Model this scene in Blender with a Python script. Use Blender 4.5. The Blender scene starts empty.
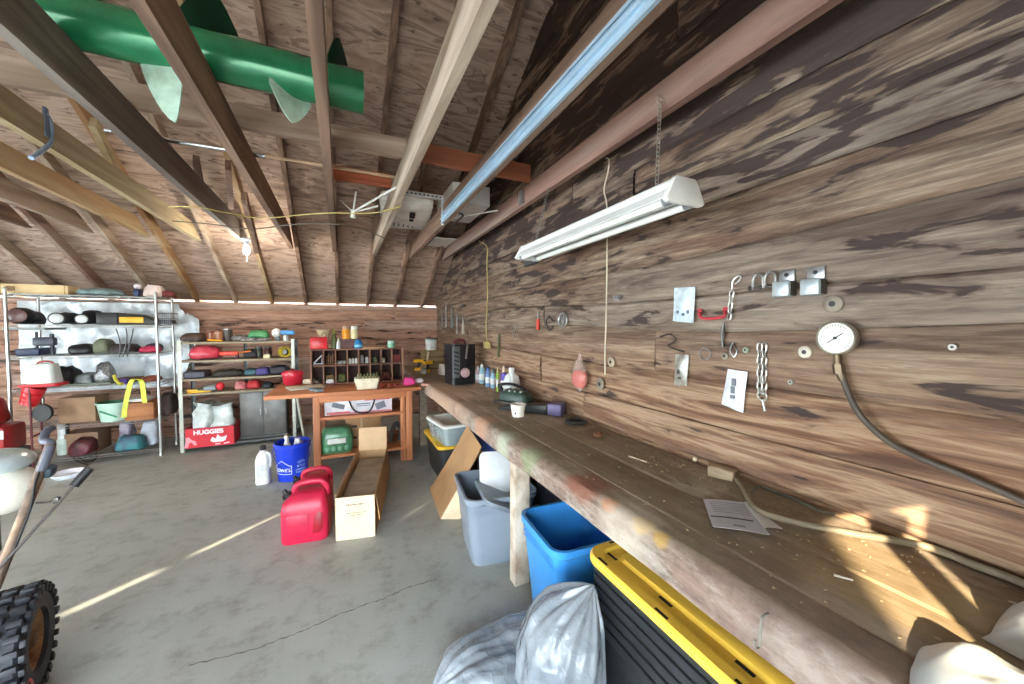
import bpy, bmesh, math, random
from mathutils import Vector, Matrix, Euler
SC = bpy.context.scene
COL = SC.collection
R = random.Random(7)
PI = math.pi
# ------------------------------------------------------------------ camera geometry
FPX, CAMH = 370.0, 1.45
_vx, _vy = (341.0 - 512) / FPX, (342 - 328.0) / FPX
PH = math.atan(_vy)
TH = math.atan(-_vx * math.cos(PH))
CF = Vector((math.sin(TH) * math.cos(PH), math.cos(TH) * math.cos(PH), -math.sin(PH)))
CR = Vector((math.cos(TH), -math.sin(TH), 0))
CU = CR.cross(CF)
O = Vector((0, 0, CAMH))
def ray(px, py): return CF + CR * ((px - 512) / FPX) + CU * ((342 - py) / FPX)
def pz(px, py, z): v = ray(px, py); return O + v * ((z - CAMH) / v.z)      # point on a level plane
def pxx(px, py, x): v = ray(px, py); return O + v * (x / v.x)              # point on a wall parallel to the right wall
def py_(px, py, y): v = ray(px, py); return O + v * (y / v.y)              # point on a wall parallel to the back wall

# ------------------------------------------------------------------ materials
def nt(name):
    m = bpy.data.materials.new(name); m.use_nodes = True
    t = m.node_tree; t.nodes.clear()
    o = t.nodes.new('ShaderNodeOutputMaterial'); b = t.nodes.new('ShaderNodeBsdfPrincipled')
    t.links.new(b.outputs[0], o.inputs[0])
    return m, t, b
def lin(c):
    return tuple(((x / 255) / 12.92 if x / 255 <= .04045 else ((x / 255 + .055) / 1.055) ** 2.4) for x in c) + (1,)
def node(t, kind, **kw):
    n = t.nodes.new(kind)
    for k, v in kw.items():
        if k in ('operation', 'blend_type', 'data_type', 'noise_dimensions', 'wave_type', 'bands_direction', 'feature', 'attribute_name', 'clamp', 'interpolation_type', 'distance'): setattr(n, k, v)
        else: n.inputs[k.replace('_', ' ')].default_value = v
    return n
def ramp(t, fac, stops, interp='LINEAR'):
    n = t.nodes.new('ShaderNodeValToRGB'); n.color_ramp.interpolation = interp
    e = n.color_ramp.elements
    while len(e) < len(stops): e.new(.5)
    for i, (p, c) in enumerate(stops): e[i].position = p; e[i].color = c if len(c) == 4 else tuple(c) + (1,)
    t.links.new(fac, n.inputs[0]); return n
def coords(t, scale=(1, 1, 1), kind='Object', rot=(0, 0, 0)):
    tc = t.nodes.new('ShaderNodeTexCoord'); mp = t.nodes.new('ShaderNodeMapping')
    mp.inputs['Scale'].default_value = scale; mp.inputs['Rotation'].default_value = rot
    t.links.new(tc.outputs[kind], mp.inputs[0]); return mp.outputs[0]
def mixc(t, fac, a, b, blend='MIX'):
    n = t.nodes.new('ShaderNodeMix'); n.data_type = 'RGBA'; n.blend_type = blend
    for sock, v in ((n.inputs[0], fac), (n.inputs[6], a), (n.inputs[7], b)):
        if isinstance(v, (int, float)): sock.default_value = v
        elif isinstance(v, tuple): sock.default_value = v
        else: t.links.new(v, sock)
    return n.outputs[2]
def mth(t, op, a, b=None, clamp=False):
    n = t.nodes.new('ShaderNodeMath'); n.operation = op; n.use_clamp = clamp
    for i, v in enumerate((a, b)):
        if v is None: continue
        if isinstance(v, (int, float)): n.inputs[i].default_value = v
        else: t.links.new(v, n.inputs[i])
    return n.outputs[0]
def bump(t, b, h, strength=.3, dist=.01):
    n = t.nodes.new('ShaderNodeBump'); n.inputs['Strength'].default_value = strength; n.inputs['Distance'].default_value = dist
    t.links.new(h, n.inputs['Height']); t.links.new(n.outputs[0], b.inputs['Normal'])
_M = {}
def mat(c, rough=.55, metal=0., var=.12, scale=9., bmp=0., c2=None, alpha=1., trans=0., emit=0., coat=0., sss=0.):
    """plain thing material: base colour with a little mottled wear"""
    key = (c, rough, metal, var, scale, bmp, c2, alpha, trans, emit, coat)
    if key in _M: return _M[key]
    m, t, b = nt('mat_%d_%d_%d' % tuple(int(v) for v in c))
    n = node(t, 'ShaderNodeTexNoise', Scale=scale, Detail=5., Roughness=.6); t.links.new(coords(t), n.inputs['Vector'])
    base = lin(c); o2 = lin(c2) if c2 else tuple(v * (1 - 2.2 * var) for v in base[:3]) + (1,)
    hi = base if c2 else tuple(min(1, v * (1 + var)) for v in base[:3]) + (1,)
    r = ramp(t, n.outputs[0], [(.3, o2), (.62, hi)])
    t.links.new(r.outputs[0], b.inputs['Base Color'])
    b.inputs['Roughness'].default_value = rough; b.inputs['Metallic'].default_value = metal
    b.inputs['Alpha'].default_value = alpha; b.inputs['Transmission Weight'].default_value = trans
    b.inputs['Coat Weight'].default_value = coat
    if emit: t.links.new(r.outputs[0], b.inputs['Emission Color']); b.inputs['Emission Strength'].default_value = emit
    if bmp:
        n2 = node(t, 'ShaderNodeTexNoise', Scale=scale * 4, Detail=4.); t.links.new(coords(t), n2.inputs['Vector'])
        bump(t, b, n2.outputs[0], bmp, .004)
    _M[key] = m; return m
def wood(c1, c2, dark=None, axis=0, grain=14., rough=.75, stain=.0, seed=0.):
    """sawn wood whose grain runs along one object axis"""
    key = ('wood', c1, c2, dark, axis, grain, rough, stain, seed)
    if key in _M: return _M[key]
    m, t, b = nt('wood_%d_%d_%d' % c1)
    s = [grain] * 3; s[axis] = grain * .07
    mp = coords(t, tuple(s))
    add = node(t, 'ShaderNodeVectorMath', operation='ADD'); t.links.new(mp, add.inputs[0])
    oi = t.nodes.new('ShaderNodeObjectInfo')
    mul = node(t, 'ShaderNodeVectorMath', operation='SCALE'); mul.inputs[0].default_value = (37., 91., 53.); t.links.new(oi.outputs['Random'], mul.inputs['Scale'])
    t.links.new(mul.outputs[0], add.inputs[1])
    n = node(t, 'ShaderNodeTexNoise', Scale=1., Detail=7., Roughness=.65, Distortion=.6); t.links.new(add.outputs[0], n.inputs['Vector'])
    n2 = node(t, 'ShaderNodeTexNoise', Scale=.28, Detail=3., Roughness=.6); t.links.new(add.outputs[0], n2.inputs['Vector'])
    r = ramp(t, n.outputs[0], [(.34, lin(c2)), (.6, lin(c1))])
    out = r.outputs[0]
    if dark:
        k = ramp(t, n2.outputs[0], [(.5 - stain * .3, (0, 0, 0)), (.66 - stain * .3, (1, 1, 1))])
        out = mixc(t, mth(t, 'MULTIPLY', k.outputs[0], .75), out, lin(dark))
    t.links.new(out, b.inputs['Base Color']); b.inputs['Roughness'].default_value = rough
    bump(t, b, n.outputs[0], .25, .004)
    _M[key] = m; return m

# ------------------------------------------------------------------ mesh builder
class MB:
    def __init__(s): s.bm = bmesh.new()
    def _add(s, verts, faces):
        vs = [s.bm.verts.new(v) for v in verts]
        for f in faces:
            try: s.bm.faces.new([vs[i] for i in f])
            except ValueError: pass
        return vs
    def box(s, c, size, rot=None, bev=0., taper=(1, 1), seg=2):
        """box of full size about c; taper scales the top in x, y"""
        x, y, z = size[0] / 2, size[1] / 2, size[2] / 2
        pts = [(-x, -y, -z), (x, -y, -z), (x, y, -z), (-x, y, -z)] + [(a * x * taper[0], b_ * y * taper[1], z) for a, b_ in ((-1, -1), (1, -1), (1, 1), (-1, 1))]
        return s.hexa(pts, c, rot, bev, seg)
    def hexa(s, pts, c=(0, 0, 0), rot=None, bev=0., seg=2):
        tmp = bmesh.new(); vs = [tmp.verts.new(p) for p in pts]
        for f in ((3, 2, 1, 0), (4, 5, 6, 7), (0, 1, 5, 4), (1, 2, 6, 5), (2, 3, 7, 6), (3, 0, 4, 7)): tmp.faces.new([vs[i] for i in f])
        if bev: bmesh.ops.bevel(tmp, geom=tmp.edges[:], offset=bev, segments=seg, affect='EDGES', profile=.5)
        m = Matrix.Translation(Vector(c)) @ (Euler(rot).to_matrix().to_4x4() if rot else Matrix())
        s.merge(tmp, m); return s
    def merge(s, tmp, m=Matrix()):
        tmp.verts.index_update(); mp = [s.bm.verts.new(m @ v.co) for v in tmp.verts]
        for f in tmp.faces:
            try: s.bm.faces.new([mp[v.index] for v in f.verts])
            except ValueError: pass
        tmp.free()
    def cyl(s, p0, p1, r0, r1=None, n=16, cap=True):
        p0, p1 = Vector(p0), Vector(p1); r1 = r0 if r1 is None else r1
        d = (p1 - p0).normalized(); a = d.orthogonal().normalized(); b = d.cross(a)
        vs = []
        for p, r in ((p0, r0), (p1, r1)):
            for i in range(n): vs.append(p + (a * math.cos(2 * PI * i / n) + b * math.sin(2 * PI * i / n)) * r)
        fs = [(i, (i + 1) % n, n + (i + 1) % n, n + i) for i in range(n)]
        if cap: fs += [tuple(range(n - 1, -1, -1)), tuple(range(n, 2 * n))]
        s._add(vs, fs); return s
    def lathe(s, prof, n=24, c=(0, 0, 0), mat4=None, cap=True):
        """prof: (r, z) from bottom to top, turned round z"""
        m = Matrix.Translation(Vector(c)) @ (mat4 or Matrix())
        vs, fs = [], []
        for r, z in prof:
            for i in range(n): vs.append(m @ Vector((r * math.cos(2 * PI * i / n), r * math.sin(2 * PI * i / n), z)))
        for k in range(len(prof) - 1):
            for i in range(n): fs.append((k * n + i, k * n + (i + 1) % n, (k + 1) * n + (i + 1) % n, (k + 1) * n + i))
        if cap:
            if prof[0][0] > 1e-5: fs.append(tuple(range(n - 1, -1, -1)))
            if prof[-1][0] > 1e-5: fs.append(tuple(range((len(prof) - 1) * n, len(prof) * n)))
        s._add(vs, fs); return s
    def loft(s, rings, cap=True, closed=True):
        n = len(rings[0]); vs = [Vector(p) for r in rings for p in r]; fs = []
        for k in range(len(rings) - 1):
            for i in range(n if closed else n - 1): fs.append((k * n + i, k * n + (i + 1) % n, (k + 1) * n + (i + 1) % n, (k + 1) * n + i))
        if cap and closed: fs += [tuple(range(n - 1, -1, -1)), tuple(range((len(rings) - 1) * n, len(rings) * n))]
        s._add(vs, fs); return s
    def tube(s, pts, r, n=8, smooth=0, closed=False):
        P = [Vector(p) for p in pts]
        if smooth: P = spline(P, smooth, closed)
        rings = []; prev = None; L = len(P)
        for i, p in enumerate(P):
            if closed: d = (P[(i + 1) % L] - P[i - 1]).normalized()
            else: d = (P[min(i + 1, L - 1)] - P[max(i - 1, 0)]).normalized()
            a = d.orthogonal().normalized() if prev is None else (prev - d * prev.dot(d)).normalized()
            prev = a; b = d.cross(a)
            rr = r(i / (L - 1)) if callable(r) else r
            rings.append([p + (a * math.cos(2 * PI * k / n) + b * math.sin(2 * PI * k / n)) * rr for k in range(n)])
        if closed: rings.append(rings[0]); s.loft(rings, cap=False)
        else: s.loft(rings)
        return s
    def ell(s, c, rad, n=16, m=10, rot=None):
        prof = [(max(1e-6, math.sin(PI * k / m)), -math.cos(PI * k / m)) for k in range(m + 1)]
        M4 = (Euler(rot).to_matrix().to_4x4() if rot else Matrix()) @ Matrix.Diagonal((rad[0], rad[1], rad[2], 1))
        s.lathe(prof, n, c, M4, cap=False); return s
    def torus(s, c, R_, r, axis=(0, 0, 1), n=24, k=8, sx=1., sy=1.):
        q = Vector((0, 0, 1)).rotation_difference(Vector(axis).normalized()).to_matrix()
        pts = [Vector(c) + q @ Vector((R_ * math.cos(2 * PI * i / n) * sx, R_ * math.sin(2 * PI * i / n) * sy, 0)) for i in range(n)]
        s.tube(pts, r, k, closed=True); return s
    def prism(s, poly, axis, a, b, bev=0.):
        """poly of 2D points in the plane across an axis, pushed from a to b along it"""
        f = {0: lambda u, v, w: (w, u, v), 1: lambda u, v, w: (u, w, v), 2: lambda u, v, w: (u, v, w)}[axis]
        n = len(poly); tmp = bmesh.new()
        vs = [tmp.verts.new(f(u, v, w)) for w in (a, b) for u, v in poly]
        tmp.faces.new(vs[:n][::-1]); tmp.faces.new(vs[n:])
        for i in range(n): tmp.faces.new([vs[i], vs[(i + 1) % n], vs[n + (i + 1) % n], vs[n + i]])
        bmesh.ops.recalc_face_normals(tmp, faces=tmp.faces[:])
        if bev: bmesh.ops.bevel(tmp, geom=tmp.edges[:], offset=bev, segments=2, affect='EDGES', profile=.5)
        s.merge(tmp); return s
    def sheet(s, fn, nu, nv, thick=0.):
        """grid surface fn(u, v) with u, v in 0..1, optionally given a thickness along its normals"""
        g = [[Vector(fn(i / nu, j / nv)) for j in range(nv + 1)] for i in range(nu + 1)]
        vs = [p for row in g for p in row]; w = nv + 1
        fs = [(i * w + j, (i + 1) * w + j, (i + 1) * w + j + 1, i * w + j + 1) for i in range(nu) for j in range(nv)]
        if thick:
            tmp = bmesh.new(); bv = [tmp.verts.new(p) for p in vs]
            for f in fs: tmp.faces.new([bv[i] for i in f])
            tmp.normal_update()
            bmesh.ops.solidify(tmp, geom=tmp.faces[:], thickness=thick); s.merge(tmp)
        else: s._add(vs, fs)
        return s
    def rough(s, amp, seed=0, freq=6.):
        from mathutils import noise
        for v in s.bm.verts: v.co += noise.noise_vector(v.co * freq + Vector((seed * 3.1, seed, 0))) * amp
        return s
    def xf(s, m): bmesh.ops.transform(s.bm, matrix=m, verts=s.bm.verts[:]); return s
    def build(s, name, material, parent=None, angle=40, flat=False, sub=0):
        me = bpy.data.meshes.new(name); bmesh.ops.recalc_face_normals(s.bm, faces=s.bm.faces[:])
        s.bm.to_mesh(me); s.bm.free()
        if not flat:
            me.shade_smooth()
            try: me.set_sharp_from_angle(angle=math.radians(angle))
            except Exception: pass
        me.materials.append(material)
        o = bpy.data.objects.new(name, me); COL.objects.link(o)
        if parent is not None: o.parent = parent
        if sub:
            md = o.modifiers.new('s', 'SUBSURF'); md.levels = sub; md.render_levels = sub
        return o
def spline(P, k, closed=False):
    out = []; L = len(P)
    for i in range(L if closed else L - 1):
        p0 = P[i - 1] if (closed or i > 0) else P[0]; p1 = P[i]; p2 = P[(i + 1) % L]; p3 = P[(i + 2) % L] if (closed or i + 2 < L) else P[-1]
        for j in range(k):
            t = j / k
            out.append(.5 * ((2 * p1) + (p2 - p0) * t + (2 * p0 - 5 * p1 + 4 * p2 - p3) * t * t + (3 * p1 - p0 - 3 * p2 + p3) * t ** 3))
    if not closed: out.append(P[-1].copy())
    return out
def tag(o, label=None, cat=None, group=None, kind=None):
    if label: o['label'] = label
    if cat: o['category'] = cat
    if group: o['group'] = group
    if kind: o['kind'] = kind
    return o
def thing(name, label, cat, loc=(0, 0, 0), rz=0., group=None):
    o = bpy.data.objects.new(name, None); COL.objects.link(o); o.empty_display_size = .05
    o.location = loc; o.rotation_euler = (0, 0, rz)
    return tag(o, label, cat, group)
def place(o, loc, rz=0., rot=None):
    o.location = loc; o.rotation_euler = rot if rot else (0, 0, rz); return o
def dup(root, loc, rz=None, label=None, group=None, rot=None):
    r = root.copy(); COL.objects.link(r); r.location = loc
    if rz is not None: r.rotation_euler = (0, 0, rz)
    if rot is not None: r.rotation_euler = rot
    if label: r['label'] = label
    if group: r['group'] = group
    for ch in list(root.children):
        c = ch.copy(); COL.objects.link(c); c.parent = r
        for g in list(ch.children):
            d = g.copy(); COL.objects.link(d); d.parent = c
    return r
def lettering(name, body, size, m, parent, loc, rot, depth=.0006, bold=0.):
    cu = bpy.data.curves.new(name, 'FONT'); cu.body = body; cu.size = size; cu.extrude = depth; cu.offset = bold
    cu.align_x = 'CENTER'; cu.align_y = 'CENTER'
    tmp = bpy.data.objects.new(name, cu)
    COL.objects.link(tmp)
    dg = bpy.context.evaluated_depsgraph_get(); me = bpy.data.meshes.new_from_object(tmp.evaluated_get(dg))
    bpy.data.objects.remove(tmp); me.materials.clear(); me.materials.append(m)
    o = bpy.data.objects.new(name, me); COL.objects.link(o)
    o.parent = parent; o.location = loc; o.rotation_euler = rot
    return o
def rrect(w, d, r, z, n=5, cx=0., cy=0.):
    """ring of a rounded rectangle at height z"""
    out = []
    for (sx, sy, a0) in ((1, 1, 0), (-1, 1, 90), (-1, -1, 180), (1, -1, 270)):
        for k in range(n + 1):
            a = math.radians(a0 + 90 * k / n)
            out.append(Vector((cx + sx * (w / 2 - r) + r * math.cos(a), cy + sy * (d / 2 - r) + r * math.sin(a), z)))
    return out
# ================================================================== THE SETTING
XW, YB = 1.5, 6.3            # inner faces of the right (gable) wall and the back (eave) wall
PITCH, ZE = .53, 1.82
YF = -.9                     # front wall with the garage door
YR = 1.3                     # ridge
XL = -6.2
def roofz(y): return ZE + PITCH * (YB - y) if y > YR else ZE + PITCH * (YB - YR) - PITCH * (YR - y)
def struct(o, label=None, cat=None, group=None): return tag(o, label, cat, group, 'structure')

# --- floor
def m_floor():
    m, t, b = nt('concrete')
    v = coords(t)
    n = node(t, 'ShaderNodeTexNoise', Scale=.9, Detail=8., Roughness=.6); t.links.new(v, n.inputs['Vector'])
    n2 = node(t, 'ShaderNodeTexNoise', Scale=7., Detail=9., Roughness=.72); t.links.new(v, n2.inputs['Vector'])
    n3 = node(t, 'ShaderNodeTexNoise', Scale=90., Detail=4., Roughness=.6); t.links.new(v, n3.inputs['Vector'])
    a = ramp(t, n.outputs[0], [(.30, lin((148, 150, 143))), (.52, lin((168, 171, 164))), (.72, lin((182, 186, 180)))])
    c = ramp(t, n2.outputs[0], [(.3, lin((206, 200, 190))), (.5, (1, 1, 1, 1))])
    o = mixc(t, .75, a.outputs[0], c.outputs[0], 'MULTIPLY')
    d = ramp(t, n3.outputs[0], [(.28, (.66, .64, .62, 1)), (.42, (1, 1, 1, 1))])
    o = mixc(t, .5, o, d.outputs[0], 'MULTIPLY')
    v3 = node(t, 'ShaderNodeTexVoronoi', Scale=3.1); t.links.new(v, v3.inputs['Vector'])
    sp = ramp(t, v3.outputs['Distance'], [(.0, (.3, .28, .26, 1)), (.035, (1, 1, 1, 1))])
    o = mixc(t, .6, o, sp.outputs[0], 'MULTIPLY')
    t.links.new(o, b.inputs['Base Color'])
    r = ramp(t, n2.outputs[0], [(.3, (.75,) * 3), (.7, (.5,) * 3)]); t.links.new(r.outputs[0], b.inputs['Roughness'])
    bump(t, b, n2.outputs[0], .12, .01)
    return m
MFLOOR = m_floor()
k = MB(); k.box(((XL + XW) / 2 + .05, (YF + YB) / 2, -.06), (XW - XL + .3, YB - YF + .3, .12))
struct(k.build('floor', MFLOOR), 'worn grey concrete garage floor with a long crack', 'floor')
# crack in the slab
cr = [(188, 665), (222, 657), (256, 648), (275, 641), (290, 636), (308, 628), (325, 621), (338, 614), (352, 610), (366, 604), (380, 600), (395, 593), (410, 587), (424, 583), (437, 579)]
P = [pz(x, y, .0008) for x, y in cr]
k = MB(); rows = []
PP = spline(P, 5)
for i, p in enumerate(PP):
    d = (PP[min(i + 1, len(PP) - 1)] - PP[max(i - 1, 0)]).normalized(); nrm = Vector((-d.y, d.x, 0))
    w = .0012 + .0028 * abs(math.sin(i * 1.7) * math.sin(i * .6)); j = nrm * (R.random() - .5) * .012
    rows.append((p + j + nrm * w, p + j - nrm * w))
k.loft([list(r) for r in rows], cap=False, closed=False)
struct(k.build('floor_crack_line', mat((96, 90, 82), .9), flat=True), 'thin dark crack running across the concrete floor', 'crack')

# --- ground outside
k = MB(); k.box((0, -16, -.1), (60, 30, .1)); struct(k.build('ground_apron', mat((176, 172, 162), .9, var=.15, scale=2.)), 'pale concrete drive outside the garage door', 'ground')
k = MB(); k.box((-8.0, -4.05, 2.0), (7.5, .1, 4.1)); k.box((-15.5, -4.05, 3.3), (7.5, .1, 6.7))  # panels added out of view to block the sun beside a gap
struct(k.build('sun_blocker_wall', mat((196, 190, 178), .9, var=.1)), 'unseen tall panels added outside to block the sun', 'sun blocker')

# --- right wall : rough sawn slab boards
def m_slab(kind):
    m, t, b = nt('slab_boards_' + kind)
    at = t.nodes.new('ShaderNodeAttribute'); at.attribute_name = 'board'
    sx = node(t, 'ShaderNodeSeparateColor'); t.links.new(at.outputs['Color'], sx.inputs[0])
    rnd = sx.outputs[0]; rnd2 = sx.outputs[1]
    tc = t.nodes.new('ShaderNodeTexCoord'); sp = node(t, 'ShaderNodeSeparateXYZ'); t.links.new(tc.outputs['Object'], sp.inputs[0])
    L = sp.outputs[1] if kind == 'right' else sp.outputs[0]; Z = sp.outputs[2]
    def vec(a, bz, w):
        c = t.nodes.new('ShaderNodeCombineXYZ')
        t.links.new(mth(t, 'MULTIPLY', L, a), c.inputs[0]); t.links.new(mth(t, 'MULTIPLY', Z, bz), c.inputs[1]); t.links.new(mth(t, 'MULTIPLY', rnd, w), c.inputs[2]); return c.outputs[0]
    def noise(a, bz, w, det, ro, dis):
        n = node(t, 'ShaderNodeTexNoise', Scale=1., Detail=det, Roughness=ro, Distortion=dis); t.links.new(vec(a, bz, w), n.inputs['Vector']); return n.outputs[0]
    g1 = noise(2.0, 40, 60, 9, .74, .7)      # fine streaks of grain
    g2 = noise(.8, 8, 90, 6, .62, .9)        # broad bands
    g3 = noise(3.4, 17., 140, 4, .58, .5)     # charred patches
    g4 = noise(7, 90, 30, 6, .72, .3)
    g5 = noise(.55, 2.2, 17, 3, .5, .3)
    g6 = noise(1.6, 12., 210, 6, .66, .8)    # brown weather stains
    if kind == 'right':
        lo, mi, hi = (84, 67, 55), (141, 121, 102), (194, 178, 156)
        red, grey = (122, 82, 60), (154, 147, 136)
    else:
        lo, mi, hi = (138, 106, 92), (192, 154, 134), (216, 190, 172)
        red, grey = (190, 138, 110), (198, 178, 166)
    c = ramp(t, g1, [(.3, lin(lo)), (.5, lin(mi)), (.7, lin(hi))]).outputs[0]
    c = mixc(t, mth(t, 'MULTIPLY', ramp(t, g2, [(.42, (0,) * 3), (.66, (1,) * 3)]).outputs[0], .55), c, lin(red), 'MIX')
    c = mixc(t, mth(t, 'MULTIPLY', ramp(t, rnd2, [(.3, (0,) * 3), (.9, (1,) * 3)]).outputs[0], .5), c, lin(grey), 'MIX')
    f = ramp(t, g4, [(.3, (.58, .56, .54, 1)), (.56, (1, 1, 1, 1))]).outputs[0]
    c = mixc(t, .75, c, f, 'MULTIPLY')
    st = ramp(t, g6, [(.36, (.36, .30, .27, 1)), (.56, (1, 1, 1, 1))]).outputs[0]
    c = mixc(t, .9 if kind == 'right' else .5, c, st, 'MULTIPLY')
    if kind == 'right':
        low = mth(t, 'MULTIPLY', mth(t, 'SUBTRACT', 1.44, mth(t, 'ADD', Z, mth(t, 'MULTIPLY', mth(t, 'SUBTRACT', g2, .5), .5))), 3.2, True)
        wv = noise(1.1, 15, 44, 6, .6, 1.2)
        warm = ramp(t, wv, [(.36, lin((84, 55, 41))), (.47, lin((146, 106, 78))), (.55, lin((190, 160, 128))), (.64, lin((128, 90, 66))), (.74, lin((178, 146, 116)))]).outputs[0]
        c = mixc(t, mth(t, 'MULTIPLY', low, .74), c, mixc(t, .55, warm, f, 'MULTIPLY'))
    # soot-black stains: more of them high on the wall
    if kind == 'right':
        hgt = mth(t, 'MULTIPLY', mth(t, 'MAXIMUM', mth(t, 'SUBTRACT', Z, 1.72), -.25), .2, False)
        hgt = mth(t, 'MINIMUM', hgt, .17)
    else:
        hgt = mth(t, 'MULTIPLY', Z, -.02)
    s = mth(t, 'ADD', mth(t, 'ADD', g3, hgt), mth(t, 'MULTIPLY', mth(t, 'SUBTRACT', g5, .5), .55))
    k1 = ramp(t, s, [(.60, (0,) * 3), (.645, (1,) * 3)]).outputs[0]
    k0 = ramp(t, s, [(.50, (0,) * 3), (.62, (1,) * 3)]).outputs[0]
    c = mixc(t, mth(t, 'MULTIPLY', k0, .45), c, lin((84, 62, 52)))
    c = mixc(t, mth(t, 'MULTIPLY', k1, .9), c, lin((52, 39, 36)))
    t.links.new(c, b.inputs['Base Color']); b.inputs['Roughness'].default_value = .78
    bump(t, b, g1, .5, .012)
    return m
def slab_wall(kind, a0, a1, z0, ztop, seed, hrange, depth0):
    """boards with wavy waney edges; ztop(a) clips them under the roof"""
    rr = random.Random(seed); bm = bmesh.new(); lay = bm.loops.layers.color.new('board'); lay2 = bm.loops.layers.color
    z = z0; zmax = max(ztop(a0 + (a1 - a0) * i / 40) for i in range(41))
    wav = [(rr.uniform(.3, 1.3), rr.uniform(0, 6), rr.uniform(.004, .014)) for _ in range(200)]
    row = 0
    def edge(i, a):
        return sum(w[2] * math.sin(w[0] * a * 2.2 + w[1]) for w in (wav[(i * 3) % 200], wav[(i * 3 + 1) % 200], wav[(i * 3 + 2) % 200])) * (0 if i == 0 else 1)
    while z < zmax:
        h = rr.uniform(*hrange); a = a0
        while a < a1 - .01:
            ln = rr.uniform(2.2, 4.2); e = min(a1, a + ln)
            if a1 - e < .6: e = a1
            col = (rr.random(), rr.random(), rr.random(), 1); dd = depth0 + rr.uniform(0, .009); til = rr.uniform(-.004, .004)
            n = max(3, int((e - a) / .12)); g = .001
            prev = None
            for i in range(n + 1):
                u = a + (e - a) * i / n
                uu = min(max(u, a + .004), e - .004)
                zb = z + edge(row, u) + g; zt = z + h + edge(row + 1, u) - g; top = ztop(u)
                zb = min(zb, top); zt = min(zt, top)
                pts = []
                for (zz, off) in ((zb, -.010), (zb + .012, til), (zb + (zt - zb) * .5, .004), (zt - .012 if zt - zb > .03 else zt, -til), (zt, -.010)):
                    d = dd + off + .004 * math.sin(u * 3.1 + row)
                    pts.append((XW - d + .03, uu, zz) if kind == 'right' else (uu, YB - d + .03, zz))
                ring = [bm.verts.new(p) for p in pts]
                if prev and zt - zb > 1e-4:
                    for q in range(4):
                        f = bm.faces.new([prev[q], ring[q], ring[q + 1], prev[q + 1]])
                        for l in f.loops: l[lay] = col
                prev = ring
            a = e
        z += h; row += 1
    # solid backing behind the boards
    if kind == 'right':
        pts = [(XW + .03, y, zz) for y in (a0, YR, a1) for zz in (z0, ztop(y))]
        back = [(XW + .1, p[1], p[2]) for p in pts]
    else:
        pts = [(x, YB + .03, zz) for x in (a0, (a0 + a1) / 2, a1) for zz in (z0, ztop(x))]
        back = [(p[0], YB + .1, p[2]) for p in pts]
    v = [bm.verts.new(p) for p in pts]; w = [bm.verts.new(p) for p in back]
    for q in (v, w):
        for i in (0, 2):
            f = bm.faces.new([q[i], q[i + 2], q[i + 3], q[i + 1]])
            for l in f.loops: l[lay] = (.1, .1, .1, 1)
    me = bpy.data.meshes.new('wall_' + kind); bmesh.ops.recalc_face_normals(bm, faces=bm.faces[:]); bm.to_mesh(me); bm.free()
    me.shade_smooth(); me.set_sharp_from_angle(angle=math.radians(35))
    me.materials.append(m_slab(kind)); o = bpy.data.objects.new('wall_' + kind, me); COL.objects.link(o); return o
struct(slab_wall('right', YF, YB + .1, 0, lambda y: roofz(y) + .12, 5, (.15, .25), .03), 'rough weathered board wall with black char streaks beside the workbench', 'wall')
struct(slab_wall('back', XL, XW + .08, 0, lambda x: 1.8, 9, (.10, .16), .03), 'red brown board wall behind the shelves', 'wall')
k = MB()  # unseen side wall; its opening is added to let in more even light
for (y0, y1, z0, z1) in ((YF - .3, -.5, 0, 1.75), (3.9, YB + .1, 0, 1.75), (YF - .3, YB + .1, 1.75, 4.62)): k.box((XL - .05, (y0 + y1) / 2, (z0 + z1) / 2), (.1, y1 - y0, z1 - z0))
struct(k.build('wall_left', wood((150, 122, 98), (104, 80, 62), axis=1)), 'board wall on the side of the garage away from the bench', 'wall')

# --- front wall with its wide door opening (behind the photographer)
DX0, DX1, DZ = -5.0, -.11, 1.80
SUNAZ = math.radians(50); SUNEL = math.tan(math.radians(22)); SUNH = Vector((math.sin(SUNAZ), math.cos(SUNAZ), 0))
k = MB()
def panel(x0, x1, z0, z1): k.box(((x0 + x1) / 2, YF - .006, (z0 + z1) / 2), (x1 - x0, .012, z1 - z0))
panel(XL, DX0, 0, DZ); panel(DX1, XW, 0, 3.5)
cols = {-5.48: ([(2.2, 2.36), (2.43, 2.7)], .085), -4.1: ([(2.37, 2.47)], .045)}
xs = XL
for sx in sorted(cols):
    zs, w = cols[sx]; panel(xs, sx - w / 2, DZ, 3.5); xs = sx + w / 2; zz = DZ
    for (z0, z1) in zs: panel(sx - w / 2, sx + w / 2, zz, z0); zz = z1
    panel(sx - w / 2, sx + w / 2, zz, 3.5)
panel(xs, DX1, DZ, 3.5)
struct(k.build('wall_front', wood((150, 122, 98), (104, 80, 62), axis=0)), 'board wall that holds the wide garage door opening', 'wall')
k = MB(); k.box((-.235, YF - .03, DZ / 2), (.05, .05, DZ)); struct(k.build('trim_1', wood((150, 122, 98), (104, 80, 62), axis=2)), 'door post at the edge of the garage opening', 'post')

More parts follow.
